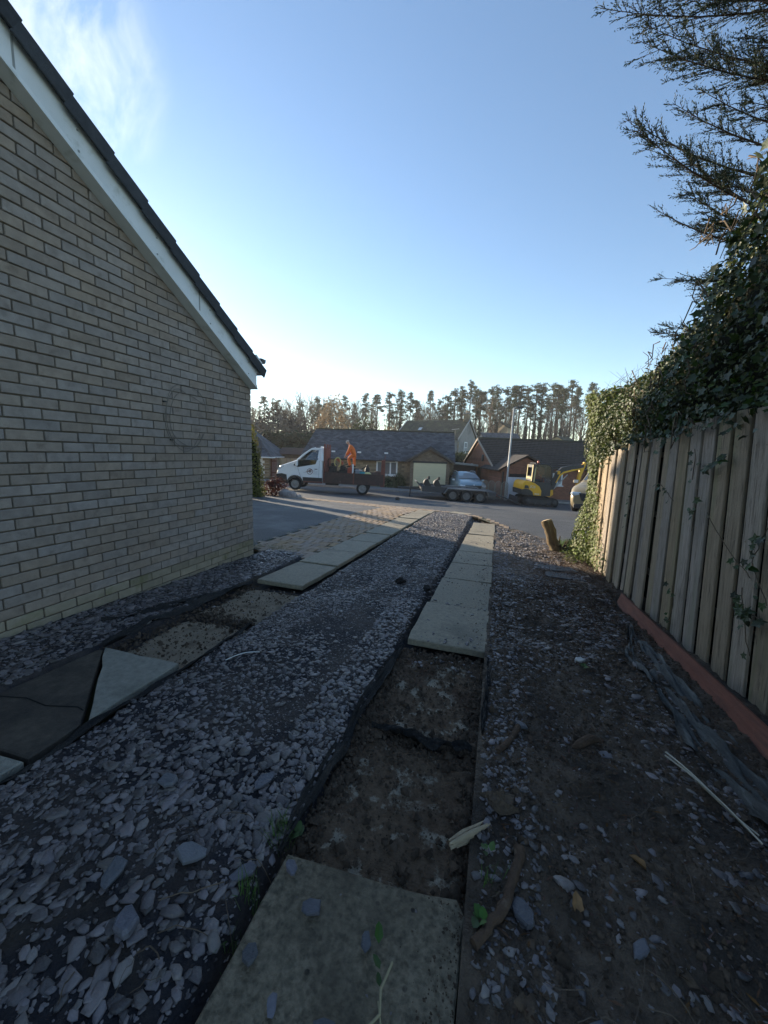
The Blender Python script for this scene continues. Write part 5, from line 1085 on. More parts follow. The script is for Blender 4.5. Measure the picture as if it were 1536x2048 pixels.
h_ = MB(); h_.tube([(3.28+.16*cos(t), .3+.05*sin(t*1.5), 1.62+.26*sin(t)) for t in np.linspace(-1.2,4.0,20)], .035, 7); h_.v = [tkp(*v) for v in h_.v]; props(h_.build('hose', m_yel), 'pale yellow hose looped over the machinery on the truck bed', 'hose')
c = cargo('cement_mixer', 'dark engine and frame with orange red cowl in the middle of the truck bed', 'machine', 3.55,.5,FL)
MB().box((.1,.2,.24), (.62,.5,.34), .04).tube([(-.2,-.1,0),(-.1,0,.6),(.3,0,.75)], .03, 6).box((.0,.1,.5), (.3,.3,.2), .03).build('engine', m_oil, c); MB().prism([(.28,.05),(.28,.5),(.42,.62),(.6,.5),(.56,.02)], -.12, .3, 'xz', b=(.03,.08)).build('cowl', m_orng, c); MB().prism([(-.42,.98),(-.32,1.08),(.02,.82),(-.02,.66)], -.02, .3, 'xz', b=(.03,.06)).build('hopper_lid', m_orng, c)
MB().lathe([(.1,-.05),(.14,-.04),(.14,.04),(.1,.05),(0,.05)], (-.25,-.1,.14), (0,-1,0), 14).build('road_wheel', m_tyre, c)
c = cargo('load_stack', 'dark stack of timber and tools on the bed that the worker stands on', 'load', 4.05,1.15,FL)
for k in range(4): MB().box((0,.0,.055+.13*k), (.8-.03*k,.5,.12), .01).build('baulk', m_oil, c)
c = cargo('post_tube', 'white upright plastic post among the tools on the truck bed', 'post', 4.13,.3,FL); MB().tube([(0,0,0),(0,0,.72)], .045, 10).build('tube', m_white, c); MB().lathe([(.052,.70),(.052,.74),(0,.75)], (0,0,0), (0,0,1), 10).build('cap', m_white, c)
c = cargo('sheet_box', 'grey blue crate on the truck bed right of the white post', 'crate', 4.45,.45,FL); MB().box((0,0,.21), (.36,.4,.42), .02).build('crate_body', mat('grey blue crate', (.25,.29,.33), (.18,.21,.24)), c); MB().box((0,0,.43), (.39,.43,.04), .01).build('lid', mat('crate lid', (.34,.37,.4)), c)
c = cargo('teal_bucket', 'teal tub on the truck bed behind the low side', 'tub', 4.66,.25,FL); MB().lathe([(0,0),(.13,0),(.16,.36),(.145,.36),(.12,.04)], (0,0,0), (0,0,1), 14).build('tub_body', mat('teal plastic', (.05,.28,.3), (.04,.22,.24), 5, .5), c); MB().tube([(-.15,0,.34),(0,-.05,.42),(.15,0,.34)], .008, 5).build('handle', m_blk, c)
c = cargo('yellow_sack', 'pale yellow sack slumped beside the teal tub on the truck', 'sack', 4.95,.3,FL); q = MB().sphere((0,0,.17), (.24,.2,.2), 12, 8); q.build('sack_body', mat('pale yellow sack', (.55,.53,.25), (.45,.43,.2), 5, .7), c); MB().tube([(-.2,0,.26),(-.25,0,.31)], [.04,.06], 6).build('neck', mat('pale yellow sack', (.55,.53,.25)), c)
c = cargo('black_pipe', 'black pipe slanting up across the truck bed towards the tail', 'pipe', 4.3,.6,FL); MB().tube([(0,0,.3),(.5,.1,.62)], .03, 8).tube([(.5,.1,.62),(.56,.11,.66)], .036, 8).build('pipe_body', m_oil, c)
c = cargo('gas_bottle', 'dark upright cylinder standing on the truck bed', 'cylinder', 4.9,.9,FL); MB().lathe([(0,0),(.13,0),(.14,.03),(.14,.52),(.07,.62),(.04,.66)], (0,0,0), (0,0,1), 14).build('bottle_body', m_oil, c); MB().lathe([(.05,.64),(.05,.72),(0,.73)], (0,0,0), (0,0,1), 8).build('valve', m_oil, c)
c = cargo('rubble_bag', 'dark heap of bagged rubble at the tail of the truck bed', 'bag', 5.4,.6,FL)
for k, (x, y, z, r_) in enumerate(((0,0,.14,.26),(.25,.2,.14,.22),(.1,.1,.30,.2))):
    q = MB().sphere((x, y, z), (r_*1.2, r_, r_*.7), 11, 7); q.build('bag', mat('brown bag', (.06,.04,.034), (.1,.07,.055), 7, .9), c)
# ---------------- plant trailer
tr = thing('plant_trailer', 'dark grey three axle plant trailer hitched behind the truck', 'trailer', P3(.75,22.0), rot=(0, SL_, YAW))
m_trl = mat('dark grey trailer', (.06,.062,.066), (.042,.044,.047), 5, .6, .2, 50, c3=(.11,.1,.095), s3=4, t3=(.6,.7)); TW_ = 2.0
MB().prism([(1.35,.42),(1.3,.66),(5.65,.66),(5.65,.42)], 0, TW_, 'xz', b=(.02,.01)).build('deck', m_trl, tr)
MB().tube([(0,TW_/2,.5),(.5,TW_/2,.5),(1.5,.35,.52)], .06, 6).tube([(.4,TW_/2,.5),(1.5,TW_-.35,.52)], .06, 6).build('drawbar', m_trl, tr); MB().tube([(.75,TW_/2-.18,-.03),(.75,TW_/2-.18,.62)], .035, 8).build('jockey_leg', m_under, tr)
for sd in (0,1):
    Y = lambda y: y if sd == 0 else TW_-y
    MB().prism([(1.4,.62),(1.4,.76),(3.0,.76),(3.0,.62)], Y(-.01), Y(.03), 'xz').build('side_rail', m_trl, tr)
    q = MB(); fp = [(2.6,.40),(2.78,.72),(2.82,.74),(5.0,.74),(5.06,.72),(5.2,.42)]; ip = [(5.16,.42),(5.03,.69),(2.81,.69),(2.65,.40)]; q.prism(fp+ip, Y(-.26), Y(.02), 'xz'); q.build('mudguard', mat('galvanised mudguard', (.2,.2,.205), (.14,.14,.145), 6, .5, metal=.3), tr)
    for x in (3.12,3.9,4.68): wheel(tr, x, Y(-.12), .345, .2, -1 if sd == 0 else 1, m_dirtyrim, 8, .6)
    MB().box((5.66, Y(.15), .52), (.04,.22,.1), .01).build('tail_lamp', m_red_l, tr)
for x in (3.12,3.9,4.68): MB().tube([(x,0,.34),(x,TW_,.34)], .045, 8).build('axle', m_under, tr)
MB().prism([(1.3,.66),(1.0,.95),(1.06,.98),(1.42,.70)], .2, TW_-.2, 'xz').build('head_frame', m_trl, tr)
for yy in (.12,1.3):                                                # ramps down to the road
    rp_ = MB(); 
    for y_ in (yy, yy+.5): rp_.tube([(5.62,y_,.56),(7.25,y_,.04)], .035, 4, sm=False)
    rp_ = rp_.build('ramp', m_trl, tr)
    for k in range(12): f = (k+.5)/12; MB().box((5.62+1.63*f, yy+.25, .57-.52*f), (.04,.5,.05)).build('rung', m_trl, rp_)
TRM = Matrix.Translation(tr.location) @ Matrix.Rotation(YAW,4,'Z') @ Matrix.Rotation(SL_,4,'Y')
for i, (x, y, lb) in enumerate(((1.75,.5,'rounded digger bucket standing on the trailer deck'),(2.35,.55,'toothed digger bucket lying on the trailer deck'))):
    b_ = thing('digger_bucket', lb, 'bucket', tuple(TRM @ Vector((x, y, .66))), rot=(0,SL_,YAW))
    pr = [(.26*cos(t)*1.0, .24+.24*sin(t)) for t in np.linspace(pi*.55, pi*1.75, 12)]; pin = [(a*.86, .24+(c_-.24)*.86) for a, c_ in pr[::-1]]
    MB().prism(pr+pin, 0, .5, 'xz').prism(pr, .0, .02, 'xz').prism(pr, .48, .5, 'xz').build('shell', m_oil, b_)
    for k in range(4): MB().prism([(.14,.02),(.3,-.0),(.14,.07)], .03+.12*k, .09+.12*k, 'xz').build('tooth', m_oil, b_)
    MB().prism([(-.06,.44),(-.02,.62),(.08,.62),(.1,.44)], .14, .17, 'xz').prism([(-.06,.44),(-.02,.62),(.08,.62),(.1,.44)], .33, .36, 'xz').build('lug', m_oil, b_)
# ---------------- mini digger
ex = thing('mini_digger', 'yellow and black tracked mini digger with boom stretched to the right', 'digger', P3(8.0,22.2), rot=(0, SL_, YAW))
m_jy = mat('digger yellow', (.8,.41,.01), (.72,.36,.008), 3, .42, spec=.5, c3=(.4,.27,.05), s3=3, t3=(.62,.75)); m_jb = mat('digger black', (.03,.03,.031), (.045,.043,.042), 6, .55)
for yy in (0,1.15):
    tp = []; 
    for t in np.linspace(pi/2, 3*pi/2, 9): tp.append((.30+.27*cos(t), .27+.27*sin(t)))
    for t in np.linspace(-pi/2, pi/2, 9): tp.append((1.83+.25*cos(t), .25+.25*sin(t)))
    tko = MB().prism(tp, yy, yy+.4, 'xz', b=(.03,.04)).build('track', m_tyre, ex)
    per = 46; q = MB()
    for k in range(per):
        f = k/per*len(tp); i0 = int(f) % len(tp); fr = f-int(f); a, b_ = Vector(tp[i0]), Vector(tp[(i0+1)%len(tp)])
        c_ = a.lerp(b_, fr); d_ = (b_-a); MB  # lug positions along the belt
        ang = atan2(d_.y, d_.x); q.box((c_.x, yy+.2, c_.y), (.035,.41,.05), 0, Matrix.Rotation(-ang, 3, 'Y'))
    props(q.build('track_lugs', m_tyre, tko), kind='stuff')
    inner = [(.36,.14),(.36,.4),(1.78,.4),(1.78,.14)]; MB().prism(inner, yy-.015, yy+.02, 'xz').build('track_frame', m_jb, tko)
    for x in (.32,1.82): MB().lathe([(.17,0),(.17,.03),(.06,.05),(0,.05)], (x,yy+.0,.265), (0,-1,0), 14).build('sprocket', m_jb, tko)
    for x in (.7,1.07,1.44): MB().lathe([(.085,0),(.085,.03),(0,.035)], (x,yy,.17), (0,-1,0), 10).build('roller', m_jb, tko)
MB().box((1.05,.78,.42), (1.1,.9,.2), .02).lathe([(.42,.5),(.42,.62)], (1.0,.78,0), (0,0,1), 18).build('undercarriage', m_jb, ex)
MB().box((-.28,.78,.28), (.1,1.5,.4), .02).box((.1,.4,.3), (.7,.1,.1)).box((.1,1.15,.3), (.7,.1,.1)).build('dozer_blade', m_jb, ex)
bod = MB(); bp_ = [(-.16,.98),(-.15,1.22),(-.08,1.38),(.05,1.44),(.25,1.43),(.62,1.34),(.92,1.15),(1.06,.9),(1.06,.62),(.62,.62),(.52,.84),(.3,.96),(.1,.99),(-.1,.93)]
bod = bod.prism(bp_, .02, 1.5, 'xz', b=(.07,.05)).build('engine_cover', m_jy, ex)
MB().prism([(-.14,.66),(-.17,.93),(-.1,.94),(.1,1.0),(.3,.97),(.53,.83),(.6,.62),(.2,.6)], .0, 1.52, 'xz', b=(.05,.04)).build('counterweight', m_jb, ex)
MB().prism([(.02,1.02),(.05,1.2),(.22,1.18),(.3,1.0)], -.012, .03, 'xz').build('vent', m_jb, ex)
MB().prism([(1.02,.62),(1.05,.9),(.92,1.16),(.6,1.36),(.5,1.42),(1.55,1.42),(1.6,.64)], .06, 1.0, 'xz', b=(.04,.03)).build('cab_base', m_jb, ex)
fr = MB()
def bar(a, b_, r_=.04): fr.tube([a, b_], r_, 6)
for yy in (.05,.98):
    fr.tube([(.45,yy,1.38),(.47,yy,2.1),(.55,yy,2.38),(.7,yy,2.46)], [.05,.05,.05,.04], 6); fr.tube([(.7,yy,2.46),(1.25,yy,2.44),(1.42,yy,2.34),(1.5,yy,2.12),(1.56,yy,1.42)], .045, 6); fr.tube([(.86,yy,1.42),(.86,yy,2.44)], .03, 6) if yy > .5 else None
MB  # cab frame assembled below
cf = fr.build('cab_frame', m_jb, ex); MB().box((.97,.52,2.47), (.9,.98,.06), .025).build('cab_roof', m_jb, cf)
MB().add([(.44,.02,1.4),(.50,.02,2.3),(.56,.02,2.34),(.56,.02,1.4)], [(0,1,2,3)]).build('pillar_panel', mat('sunlit pillar', (.6,.5,.25), (.5,.42,.2)), cf)  # cream is sun on the cab pillar, put into its colour
MB().box((.43,.52,1.9), (.03,.95,.98)).build('rear_panel', m_jb, cf); MB().box((.405,.1,1.9), (.02,.1,.95)).box((.405,.92,1.9), (.02,.08,.95)).box((.405,.52,1.62), (.02,.7,.1)).build('pillar', mat('sunlit pillar', (.6,.5,.25), (.5,.42,.2)), cf); MB().box((.41,.55,1.98), (.015,.6,.5)).build('rear_window', gls, cf); MB().box((1.02,.07,1.92), (.95,.012,.95)).build('door_window', glass('digger glass', (.7,.72,.72)), cf); MB().box((1.53,.52,1.85), (.015,.9,.9)).build('front_window', glass('digger glass', (.7,.72,.72)), cf)  # pale strips carry the rear pillars' sunlight as colour
MB().box((.75,.5,1.5), (.45,.5,.12), .03).box((.56,.5,1.8), (.1,.46,.6), .03).build('seat', m_jb, ex)
MB().lathe([(.05,0),(.05,.1),(.03,.13),(0,.135)], (.82,.5,2.5), (0,0,1), 10).build('beacon', mat('beacon amber', (.7,.16,.08), rough=.25), ex)
bm_ = MB(); 
def arm(pts, wds, y0_, y1_):
    L1, L2 = [], []
    for i, p in enumerate(pts):
        a = Vector(pts[max(0,i-1)]); b_ = Vector(pts[min(len(pts)-1,i+1)]); t = (b_-a).normalized(); nn_ = Vector((-t.y, t.x)); L1.append(tuple(Vector(p)+nn_*wds[i]/2)); L2.append(tuple(Vector(p)-nn_*wds[i]/2))
    return MB().prism(L1+L2[::-1], y0_, y1_, 'xz', b=(.02,.02))
BX = [(1.75,.82),(1.95,1.4),(2.14,1.98),(2.34,2.2),(2.8,2.36),(3.55,2.52)]
boom = arm(BX, [.22,.24,.3,.32,.26,.16], .55, .78).build('boom', m_jb, ex)
arm([(2.02,1.42),(2.2,1.86),(2.42,2.06),(2.9,2.22),(3.4,2.34)], [.05,.09,.1,.09,.06], .535, .795).build('boom_stripe', m_jy, boom)
MB().box((2.12,.66,2.02), (.16,.3,.2), .02).build('boom_bracket', m_jy, boom)
MB().tube([(1.86,.66,.95),(2.35,.66,1.5)], .06, 8).tube([(2.35,.66,1.5),(2.7,.66,1.95)], .03, 8).build('ram', m_galv, boom)
MB().tube([(2.2,.66,2.22),(3.0,.66,2.56)], .05, 8).tube([(3.0,.66,2.56),(3.6,.66,2.66)], .028, 8).build('ram', m_jb, boom)
arm([(3.62,2.72),(3.5,2.4),(3.4,1.9),(3.34,1.3)], [.14,.22,.17,.1], .58, .76).build('dipper', m_jy, ex)
MB().prism([(3.34,1.32),(3.1,1.1),(3.05,.8),(3.3,.66),(3.55,.8),(3.5,1.1)], .45, .9, 'xz', b=(.02,.04)).build('bucket', m_jb, ex)
MB().prism([(1.5,.6),(1.62,.95),(1.9,1.0),(1.95,.7),(1.75,.55)], .5, .84, 'xz', b=(.02,.04)).build('swing_post', m_jy, ex)
MB().tube([(1.65,.45,.75),(1.8,.45,1.5),(2.05,.5,1.9)], .02, 6).build('hydraulic_hose', m_jb, ex)
def text(txt, size, m, parent, loc, rot, name='lettering', ext=.003):
    cu = bpy.data.curves.new('t', 'FONT'); cu.body = txt; cu.size = size; cu.extrude = ext; cu.resolution_u = 3; ob = bpy.data.objects.new('t', cu); COL.objects.link(ob)
    dg = bpy.context.evaluated_depsgraph_get(); me = bpy.data.meshes.new_from_object(ob.evaluated_get(dg)); bpy.data.objects.remove(ob); me.materials.clear(); me.materials.append(m); return link(name, me, parent, loc, rot)
text('JCB', .2, mat('decal white', (.7,.68,.6), rough=.5), bod, (.34,.008,1.08), (pi/2, radians(8), 0)); 
for x in (.68,.78,.88): MB().box((x,.008,.72), (.075,.008,.06)).build('decal', mat('decal white', (.7,.68,.6)), bod)
# ---------------- cars
def car(name, lb, loc, rz, paint, L=4.5, W=1.82, H=1.68, zb=.95, hood=1.02, grille=True, glassm=None, dirty=None):
    """front at local y = 0 looking to -y; the body is lofted from stations along y"""
    t = thing(name, lb, 'car', loc, rz); h = W/2
    st = [(.0,.80,.34,.62,.70,0),(.06,.9,.24,.72,.80,0),(.3,.97,.22,.84,.92,0),(.7,1,.22,zb-.04,hood,0),(1.25,1,.22,zb,hood+.07,0),(1.35,1,.22,zb,hood+.10,0),(2.05,1,.22,zb+.02,H-.08,1),(2.4,1,.22,zb+.02,H,1),(3.5,1,.22,zb+.04,H-.02,1),(4.05,.98,.24,zb+.05,H-.12,1),(L-.12,.94,.3,zb+.05,zb+.2,0),(L,.85,.4,zb,zb+.08,0)]
    q = MB(); rings = []
    for y, w, z0_, zs, zr, cabn in st:
        w *= h; rw = w*(.74 if cabn else .86)
        half = [(w*.86,z0_),(w*.97,z0_+.1),(w,z0_+.3 if zs > .62 else .48),(w*.985,zs),(rw+ (0 if cabn else 0), zr-(.09 if cabn else .035)),(rw*.86,zr-.015),(0,zr)]
        rings.append([(x,y,z) for x,z in half]+[(-x,y,z) for x,z in half[-2::-1]])
    loft(q, rings, sm=True, closed=False); n = 13
    q.add(rings[0], [tuple(range(n))]); q.add(rings[-1], [tuple(range(n))]); body = q.build('body', paint, t)
    gm_ = glassm or glz
    ws = MB(); A1, A2 = rings[5], rings[6]
    e = .012
    ws.add([(A1[4][0]*.93,A1[4][1]-e,A1[4][2]+.06),(A1[6][0],A1[6][1]-e-.03,A1[6][2]+.03),(-A1[4][0]*.93,A1[4][1]-e,A1[4][2]+.06),(-A2[4][0]*.93,A2[4][1]-e,A2[4][2]+.03),(0,A2[6][1]-e-.02,A2[6][2]),(A2[4][0]*.93,A2[4][1]-e,A2[4][2]+.03)], [(0,1,4,5),(1,2,3,4)]); ws.build('windscreen', gm_, body)
    for sg in (1,-1):
        sw = MB(); y0_ = 1.75
        P = lambda y, f, zz: (sg*(h*.985+(h*.74-h*.985)*f+.012), y, zz)
        sw.add([P(1.62,.12,zb+.09),P(2.12,.8,H-.16),P(2.75,.86,H-.12),P(2.75,.12,zb+.09)], [(0,1,2,3)]); sw.add([P(2.82,.12,zb+.09),P(2.82,.86,H-.12),P(3.5,.84,H-.15),P(3.75,.14,zb+.1)], [(0,1,2,3)]); sw.build('side_window', gm_, body)
        mi = MB().box((sg*(h+.10),1.55,zb+.10), (.2,.09,.14), .03).build('mirror', paint, body); MB().box((sg*(h+.10),1.505,zb+.10), (.15,.008,.1)).build('mirror_glass', m_lamp, mi)
        MB().box((sg*h*.70,.1,.72), (.4,.22,.13), .04, Matrix.Rotation(-sg*.35,3,'Z')).build('headlight', m_lamp, body)
        for yy in (.88,3.55):
            ap = [(yy+.41*cos(a), .33+.41*sin(a)) for a in np.linspace(-.1,pi+.1,13)]; MB().prism(ap, sg*(h+.006), sg*(h-.3), 'yz').build('wheel_arch', m_blk, body)
            o = wheel(t, 0, 0, .335, .22, -1, m_rim, 9); o.location = (sg*(h-.11), yy, .335); o.rotation_euler = (0,0,pi/2 if sg > 0 else -pi/2)
        MB().box((sg*(h-.005),2.2,.32), (.03,2.0,.12), .01).build('sill', m_blk, body)
        MB().tube([(sg*h*.70,2.1,H-.05),(sg*h*.72,2.6,H+.03),(sg*h*.72,3.5,H+.02),(sg*h*.7,3.9,H-.08)], .022, 6).build('roof_rail', mat('roof rail', (.4,.4,.4), rough=.4), body)
    MB().prism([(-.46,.50),(-.56,.76),(.56,.76),(.46,.50)], -.03, .1, 'xz', b=(.02,.04)).build('grille', m_blk, body); MB().box((0,.0,.30), (1.4,.12,.16), .03).build('lower_grille', m_blk, body)
    MB().box((0,-.045,.46), (.52,.02,.115), .004).build('number_plate', m_plate, body)
    return t, body
m_silver = mat('pale blue silver paint', (.27,.36,.40), (.22,.30,.34), 2, .25, metal=.35, spec=.6, rvar=.03)
x_, y_ = S(5.75,24.9); suv, sb = car('silver_car', 'pale blue silver estate car facing the street outside the cream garage', (x_, y_, g(x_, y_)), YAW+radians(2), m_silver, H=1.56, zb=.92)
MB().lathe([(.05,0),(.05,.02),(0,.025)], (0,-.045,.80), (0,-1,0), 12).build('badge', m_lamp, sb)
m_gold = mat('dusty bronze paint', (.30,.245,.15), (.23,.185,.115), 3, .4, metal=.35, spec=.5, c3=(.16,.13,.09), s3=4, t3=(.55,.7), rvar=.08)
x_, y_ = S(7.12,12.85); car('bronze_car', 'dusty bronze car partly hidden behind the ivied fence end', (x_, y_, g(x_, y_)), YAW-radians(38), m_gold, zb=.97, hood=1.02)
# ================================================================== PEOPLE
m_skin = mat('skin', (.45,.27,.19), (.38,.22,.16), 20, .6); m_hivis = mat('orange hi vis cloth', (.72,.17,.03), (.56,.12,.02), 6, .8, .3, 30, rnd=0); m_hair = mat('dark hair', (.03,.022,.016), rough=.8); m_boot = mat('work boot', (.05,.035,.025), rough=.8); m_band = mat('reflective band', (.6,.62,.62), rough=.35)
def skin(name, pts, edges, m, parent, sub=1):
    me = bpy.data.meshes.new(name); me.from_pydata([p[0] for p in pts], edges, []); me.materials.append(m); o = link(name, me, parent)
    sk = o.modifiers.new('skin', 'SKIN'); sk.use_smooth_shade = True
    for i, p in enumerate(pts): v = me.skin_vertices[0].data[i]; v.radius = (p[1], p[1]*p[2] if len(p) > 2 else p[1]); v.use_root = (i == 0)
    ss = o.modifiers.new('sub', 'SUBSURF'); ss.levels = sub; ss.render_levels = sub; return o
def person(lb, loc, rot, J, group=None, hat=None, hatc=None, cuts=True):
    """J: joints in local metres: pelvis chest neck head (s)houlders l/r (e)lbow (h)and (hip) (k)nee (f)oot; FACE the unit vector the head looks along"""
    t = thing('person', lb, 'person', loc, rot=rot, group=group); V = Vector; J = {k: V(v) for k, v in J.items()}; F = J['face'].normalized()
    def fig(body):
        e = 0 if body else .03; P = [(J['pelvis'], .135+e*1.9, 1.0), (J['pelvis'].lerp(J['chest'],.5), .13+e*2.4, 1.0), (J['chest'], .155+e*2, .95)]; E = [(0,1),(1,2)]
        def ch(start, items):
            k = start
            for p, r_ in items: P.append((p, r_)); E.append((k, len(P)-1)); k = len(P)-1
            return k
        if body: ch(2, [(J['neck'], .058), (J['head']-(J['head']-J['neck'])*.3, .075), (J['head'], .092), (J['head']+(J['head']-J['neck']).normalized()*.09, .07)])
        else: ch(2, [(J['neck'].lerp(J['chest'],.3), .085)])
        for s_ in 'lr':
            sh, el, ha = J['s'+s_], J['e'+s_], J['h'+s_]; k = ch(2, [(sh, .07+e), (sh.lerp(el,.5), .056+e*1.2), (el, .045+e), (el.lerp(ha,.55), .040+e), (ha.lerp(el,.06 if not body else .0), .030+e*1.2)])
            if body:
                d = (ha-el).normalized(); sd = d.cross(F).normalized() if d.cross(F).length > .1 else d.orthogonal(); k = ch(k, [(ha+d*.05, .034)])
                for q, (o_, l_) in enumerate(((-.03,.065),(-.01,.08),(.01,.078),(.03,.06))): ch(k, [(ha+d*.09+sd*o_, .010), (ha+d*(.09+l_*.55)+sd*o_+F*.015, .009), (ha+d*(.09+l_)+sd*o_+F*.035, .008)])
                ch(k, [(ha+d*.06+sd*.05, .011), (ha+d*.10+sd*.065+F*.02, .009)])
            hp, kn, ft = J['p'+s_], J['k'+s_], J['f'+s_]; k = ch(0, [(hp, .095+e), (hp.lerp(kn,.5), .078+e), (kn, .058+e), (kn.lerp(ft,.4), .055+e), (ft, .042+e*1.3)])
        return P, E
    P, E = fig(True); skin('body', P, E, m_skin, t); P, E = fig(False); skin('overalls', P, E, m_hivis, t)
    hd = J['head']; upv = (J['head']-J['neck']).normalized(); sdv = upv.cross(F).normalized(); fc = MB()
    fc.tube([hd+F*.085+upv*.02, hd+F*.115-upv*.015], [.012,.018], 6); fc.build('nose', m_skin, t)
    ey = MB()
    for s_ in (1,-1): MB().sphere(tuple(hd+F*.082+upv*.028+sdv*.033*s_), .012, 6, 4).build('eye', m_hair, t); MB().sphere(tuple(hd+sdv*.092*s_), (.02,.02,.03), 6, 4).build('ear', m_skin, t)
    MB().tube([hd+F*.088-upv*.045+sdv*.025, hd+F*.092-upv*.045-sdv*.025], .007, 5).build('mouth', mat('lips', (.35,.14,.11)), t)
    hm = MB().lathe([(.105,.02),(.108,.06),(.09,.105),(.045,.13),(0,.135)], tuple(hd-F*.01), tuple(upv), 14).build('hat' if hat else 'hair', hatc or m_hair, t)
    if hat == 'cap': MB().tube([hd+F*.07+upv*.05, hd+F*.17+upv*.045], [.085,.05], 8).build('peak', hatc, hm)
    for s_ in 'lr':
        ft = J['f'+s_]; tn = Vector((F.x, F.y, 0)).normalized(); MB().tube([ft-tn*.06-Vector((0,0,.03)), ft+tn*.06-Vector((0,0,.035)), ft+tn*.17-Vector((0,0,.055))], [.05,.052,.04], 8).build('boot', m_boot, t)
    return t
mtop = 1.36
person('worker in orange hi vis overalls bending over machinery on the truck bed', tk.location, TR, dict(pelvis=(4.10,1.1,2.12),chest=(3.92,1.1,2.48),neck=(3.82,1.1,2.62),head=(3.73,1.1,2.74),face=(-.85,-.1,-.5),
    sl=(3.90,.93,2.52),sr=(3.90,1.27,2.52),el=(3.80,.86,2.24),er=(3.80,1.32,2.24),hl=(3.66,.92,2.02),hr=(3.68,1.22,2.02),pl=(4.10,1.0,2.06),pr=(4.12,1.2,2.06),kl=(3.80,.98,1.86),kr=(4.12,1.22,1.74),fl=(3.90,1.0,1.44),fr=(4.14,1.22,1.44)), hat='beanie', hatc=mat('white beanie', (.6,.58,.55), (.1,.1,.1), 18, .9))
person('driver in orange sitting behind the wheel in the truck cab', tk.location, TR, dict(pelvis=(2.02,.62,.98),chest=(2.06,.62,1.42),neck=(2.03,.62,1.60),head=(1.98,.62,1.76),face=(-1,-.1,-.15),
    sl=(2.04,.44,1.5),sr=(2.04,.80,1.5),el=(1.84,.40,1.24),er=(1.84,.84,1.24),hl=(1.60,.52,1.36),hr=(1.60,.72,1.36),pl=(1.98,.52,.96),pr=(1.98,.72,.96),kl=(1.58,.5,1.0),kr=(1.58,.74,1.0),fl=(1.45,.5,.62),fr=(1.45,.74,.62)))
MB().tube([(1.50+.05*cos(t), .62+.2*sin(t), 1.36+.18*cos(t)) for t in np.linspace(0,2*pi,17)], .018, 6).build('steering_wheel', m_blk, tk); MB().box((2.2,.62,1.1), (.14,.5,.8), .05).box((2.0,.62,.84), (.5,.5,.14), .04).build('seat', m_oil, tk)
person('operator in orange sitting in the cab of the yellow mini digger', ex.location, (0,SL_,YAW), dict(pelvis=(.72,.5,1.62),chest=(.70,.5,1.98),neck=(.73,.5,2.10),head=(.77,.5,2.25),face=(1,-.1,-.15),
    sl=(.72,.68,2.02),sr=(.72,.32,2.02),el=(.86,.72,1.8),er=(.86,.28,1.8),hl=(1.08,.66,1.76),hr=(1.08,.34,1.76),pl=(.76,.6,1.6),pr=(.76,.4,1.6),kl=(1.15,.62,1.64),kr=(1.15,.38,1.64),fl=(1.25,.62,1.24),fr=(1.25,.38,1.24)), hat='cap', hatc=mat('dark cap', (.06,.05,.05)))
for yy in (.3,.7): MB().tube([(1.12,yy,1.42),(1.12,yy,1.75)], .02, 6).lathe([(.03,1.75),(.03,1.8),(0,1.81)], (1.12,yy,0), (0,0,1), 8).build('control_lever', m_jb, ex)
# ================================================================== SHRUBS AND HEDGES ACROSS THE STREET
def shrub(name, lb, cat, X, Z, zabs, size, n, leaf, m, base=LEAF, core=True, shape='round', seed=0, top=None):
    x, y = S(X, Z); t = thing(name, lb, cat, (x, y, g(x, y) if zabs is None else zabs), YAW); a, b, h = size
    rg = np.random.default_rng(seed+50); d = rg.normal(0,1,(n,3)); d /= np.linalg.norm(d, axis=1, keepdims=True); d[:,2] = np.abs(d[:,2])*1.0
    if shape == 'box': d = rg.uniform(-1,1,(n,3)); d[:,2] = (d[:,2]+1)/2; k = rg.integers(0,3,n); s_ = np.sign(rg.normal(0,1,n)); ii = np.arange(n); d[ii,k] = np.where(k == 2, 1, s_); 
    if shape == 'cone': u = rg.random(n)**1.4; an = rg.uniform(0,2*pi,n); d = np.stack([np.cos(an)*(1-u**1.6)**.6, np.sin(an)*(1-u**1.6)**.6, u], -1)
    lump = 1+.35*(fbm(d[:,0]*2.3+7+seed, d[:,2]*2.7+d[:,1]*2, seed)-.5)*2*(.5 if shape == 'box' else 1); P = d*np.array([a,b,h])*lump[:,None]*rg.uniform(.8,1.04,n)[:,None]
    nn = d+rg.normal(0,.5,(n,3)); props(scatter('leaves', *base, P, dirmats(nn, axis=2), leaf*rg.uniform(.6,1.3,n), m, t), kind='stuff')
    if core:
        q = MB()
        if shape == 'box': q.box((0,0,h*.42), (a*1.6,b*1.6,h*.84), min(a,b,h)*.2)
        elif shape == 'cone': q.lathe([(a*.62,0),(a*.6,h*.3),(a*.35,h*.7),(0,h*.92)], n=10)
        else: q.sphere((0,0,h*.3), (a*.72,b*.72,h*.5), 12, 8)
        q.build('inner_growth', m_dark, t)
    q = MB()
    for k in range(14): an = R_.uniform(0,6.28); q.tube([(0,0,0),(a*.3*cos(an),b*.3*sin(an),h*.4),(a*.8*cos(an),b*.8*sin(an),h*R_.uniform(.7,1.02))], [.02,.014,.005], 4)
    props(q.build('stems', m_vine, t), kind='stuff'); return t
m_gold_l = mat('golden conifer leaf', (.2,.17,.035), (.11,.12,.03), 1.5, .7, rnd=.35, hue=.02, transl=.3); m_evg = mat('evergreen leaf', (.022,.036,.016), (.014,.024,.012), 2, .7, rnd=.45, transl=.1); m_olive = mat('olive leaf', (.07,.085,.03), (.05,.06,.022), 2, .7, rnd=.4, transl=.2)
